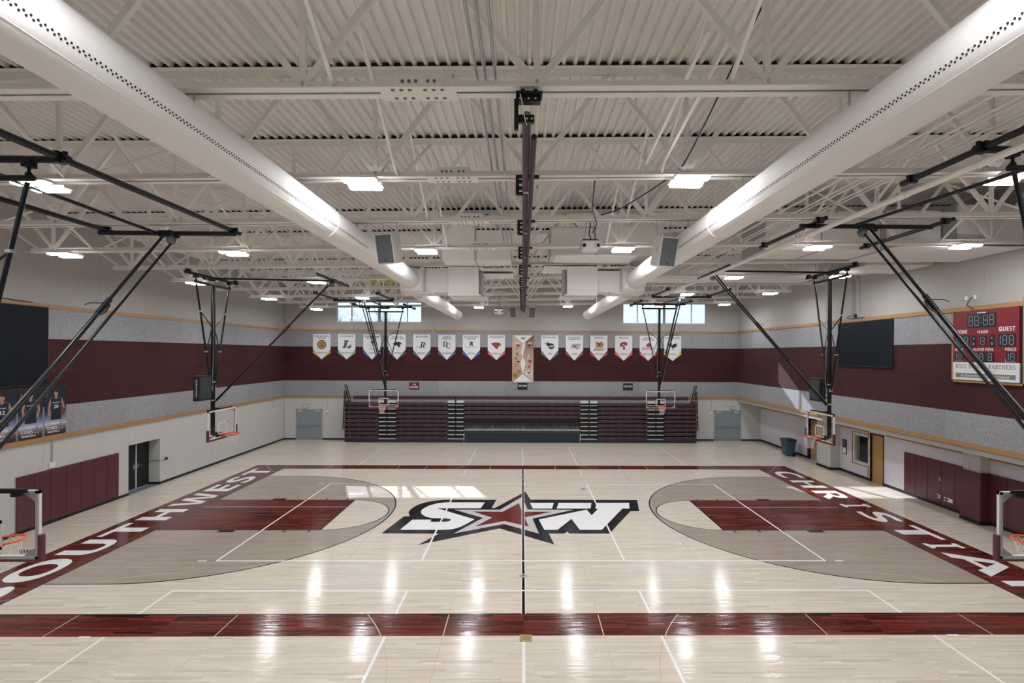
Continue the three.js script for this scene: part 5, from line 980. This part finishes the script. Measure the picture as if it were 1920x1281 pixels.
// two framed notices
for (const [y, m, label] of [[1.52, std(0x55585c, 0.6), 'grey notice plate on the white wall, upper of two'], [1.13, M.white, 'small white framed notice below the grey plate']]) { const o = thing('wall_notice', label, 'notice'); mesh('notice_frame', rbox(XRL - 0.015, y, -7.2, 0.03, 0.38, 0.34, 0.005), M.blackMatte, o); mesh('notice_sheet', box(XRL - 0.034, XRL - 0.03, y - 0.155, y + 0.155, -7.33, -7.07), m, o); }
{ // bin
  const b = thing('trash_bin', 'blue grey wheeled trash bin beside the tan doors', 'trash bin');
  const wall = (y0, y1, w0, w1, d0, d1) => { const g = new RoundedBoxGeometry(1, 1, 1, 3, 0.06), p = g.attributes.position; for (let i = 0; i < p.count; i++) { const f = p.getY(i) + 0.5; p.setXYZ(i, p.getX(i) * (w0 + (w1 - w0) * f), y0 + (y1 - y0) * f, p.getZ(i) * (d0 + (d1 - d0) * f)); } g.computeVertexNormals(); return g; };
  const bm = std(0x3d5468, 0.5);
  mesh('bin_body', wall(0.06, 0.96, 0.5, 0.66, 0.5, 0.68), bm, b);
  mesh('bin_lid', [wall(0.96, 1.06, 0.74, 0.6, 0.78, 0.62)], std(0x2b3a47, 0.5), b);
  mesh('bin_rim', [rbox(0, 0.93, 0, 0.72, 0.05, 0.74, 0.02)], bm, b);
  for (const s of [-1, 1]) mesh('wheel', rod(V(0.2, 0.11, s * 0.22), V(0.2, 0.11, s * 0.3), 0.11, 16), M.rubber, b);
  mesh('bin_grip', rbox(-0.33, 0.72, 0, 0.03, 0.05, 0.3, 0.01), bm, b);
  b.position.set(16.15, 0, -11.45);
}
// plates in the floor
{ const p = thing('brass_floor_plate', 'square brass floor plate on the near border at the centre line', 'floor plate'); mesh('plate', rbox(0, 0.003, 0, 0.27, 0.006, 0.27, 0.002), std(0xb39a68, 0.4, 0.5), p); stuff(mesh('engraving', [-0.07, -0.03, 0.01, 0.05].map((z) => box(-0.08, 0.08, 0.006, 0.0065, z, z + 0.015)), std(0x6d5c3a, 0.6), p)); p.position.set(0.05, 0.001, 8.66); }
for (const [x, z, r, label] of [[0, 5.53, 0.11, 'round steel socket cover on the near part of the centre line'], [2.73, -3.66, 0.12, 'round brass socket cover right of the star emblem'], [0, -15.4, 0.1, 'round socket cover in front of the middle bleachers'], [0, -5.5, 0.1, 'round socket cover on the far part of the centre line']]) { const p = thing('floor_socket_cover', label, 'socket cover', 'floor socket covers'); mesh('cover', rod(V(0, 0, 0), V(0, 0.006, 0), r, 24), M.galv, p); mesh('key_slot', rod(V(0, 0.006, 0), V(0, 0.0068, 0), r * 0.3, 12), M.blackMatte, p); p.position.set(x, 0.002, z); }

/* =====================================================================
   BARE TREES OUTSIDE
   ===================================================================== */
{
  const bark = std(0x877f76, 0.9);
  const makeTree = (h) => {
    const g = [];
    const grow = (p, d, len, r, depth) => {
      const q = p.clone().addScaledVector(d, len); g.push(rod(p, q, r, depth < 2 ? 7 : 5, r * 0.65));
      if (depth > 4) return;
      const n = depth < 1 ? 4 : 3;
      for (let i = 0; i < n; i++) { const e = d.clone().add(V((rnd() - 0.5) * 1.3, (rnd() - 0.2) * 0.7, (rnd() - 0.5) * 1.3)).normalize(); if (e.y < 0.05) e.y = 0.1; grow(p.clone().lerp(q, 0.55 + 0.45 * rnd()), e.normalize(), len * (0.6 + 0.2 * rnd()), r * 0.6, depth + 1); }
    };
    grow(V(0, 0, 0), V(0, 1, 0), h * 0.36, h * 0.012, 0);
    return join(g);
  };
  const kinds = [13.5, 12.5, 14.2].map(makeTree);
  [[-24.5, -44, 0.92, 'first'], [-16.5, -44, 0.9, 'second'], [-29.5, -62, 1.08, 'third'], [-20.5, -62, 1.12, 'fourth']].forEach(([x, z, s, w], i) => { const t = thing('bare_tree', `bare winter tree outside the left window, ${w} counted from near left to far right`, 'tree', 'bare trees outside'); mesh('branches', kinds[i % 3], bark, t); t.position.set(x, -0.3, z); t.scale.setScalar(s); t.rotation.y = i * 1.3; });
  [[15.5, -56, 0.8, 'left'], [22, -70, 0.86, 'middle'], [24.5, -52, 0.78, 'right']].forEach(([x, z, s, w], i) => { const t = thing('bare_tree', `bare winter tree outside the right window, ${w} one of three`, 'tree', 'bare trees outside'); mesh('branches', kinds[(i + 1) % 3], bark, t); t.position.set(x, -0.3, z); t.scale.setScalar(s); t.rotation.y = 2 + i * 1.7; });
}

renderer.render(scene, camera);
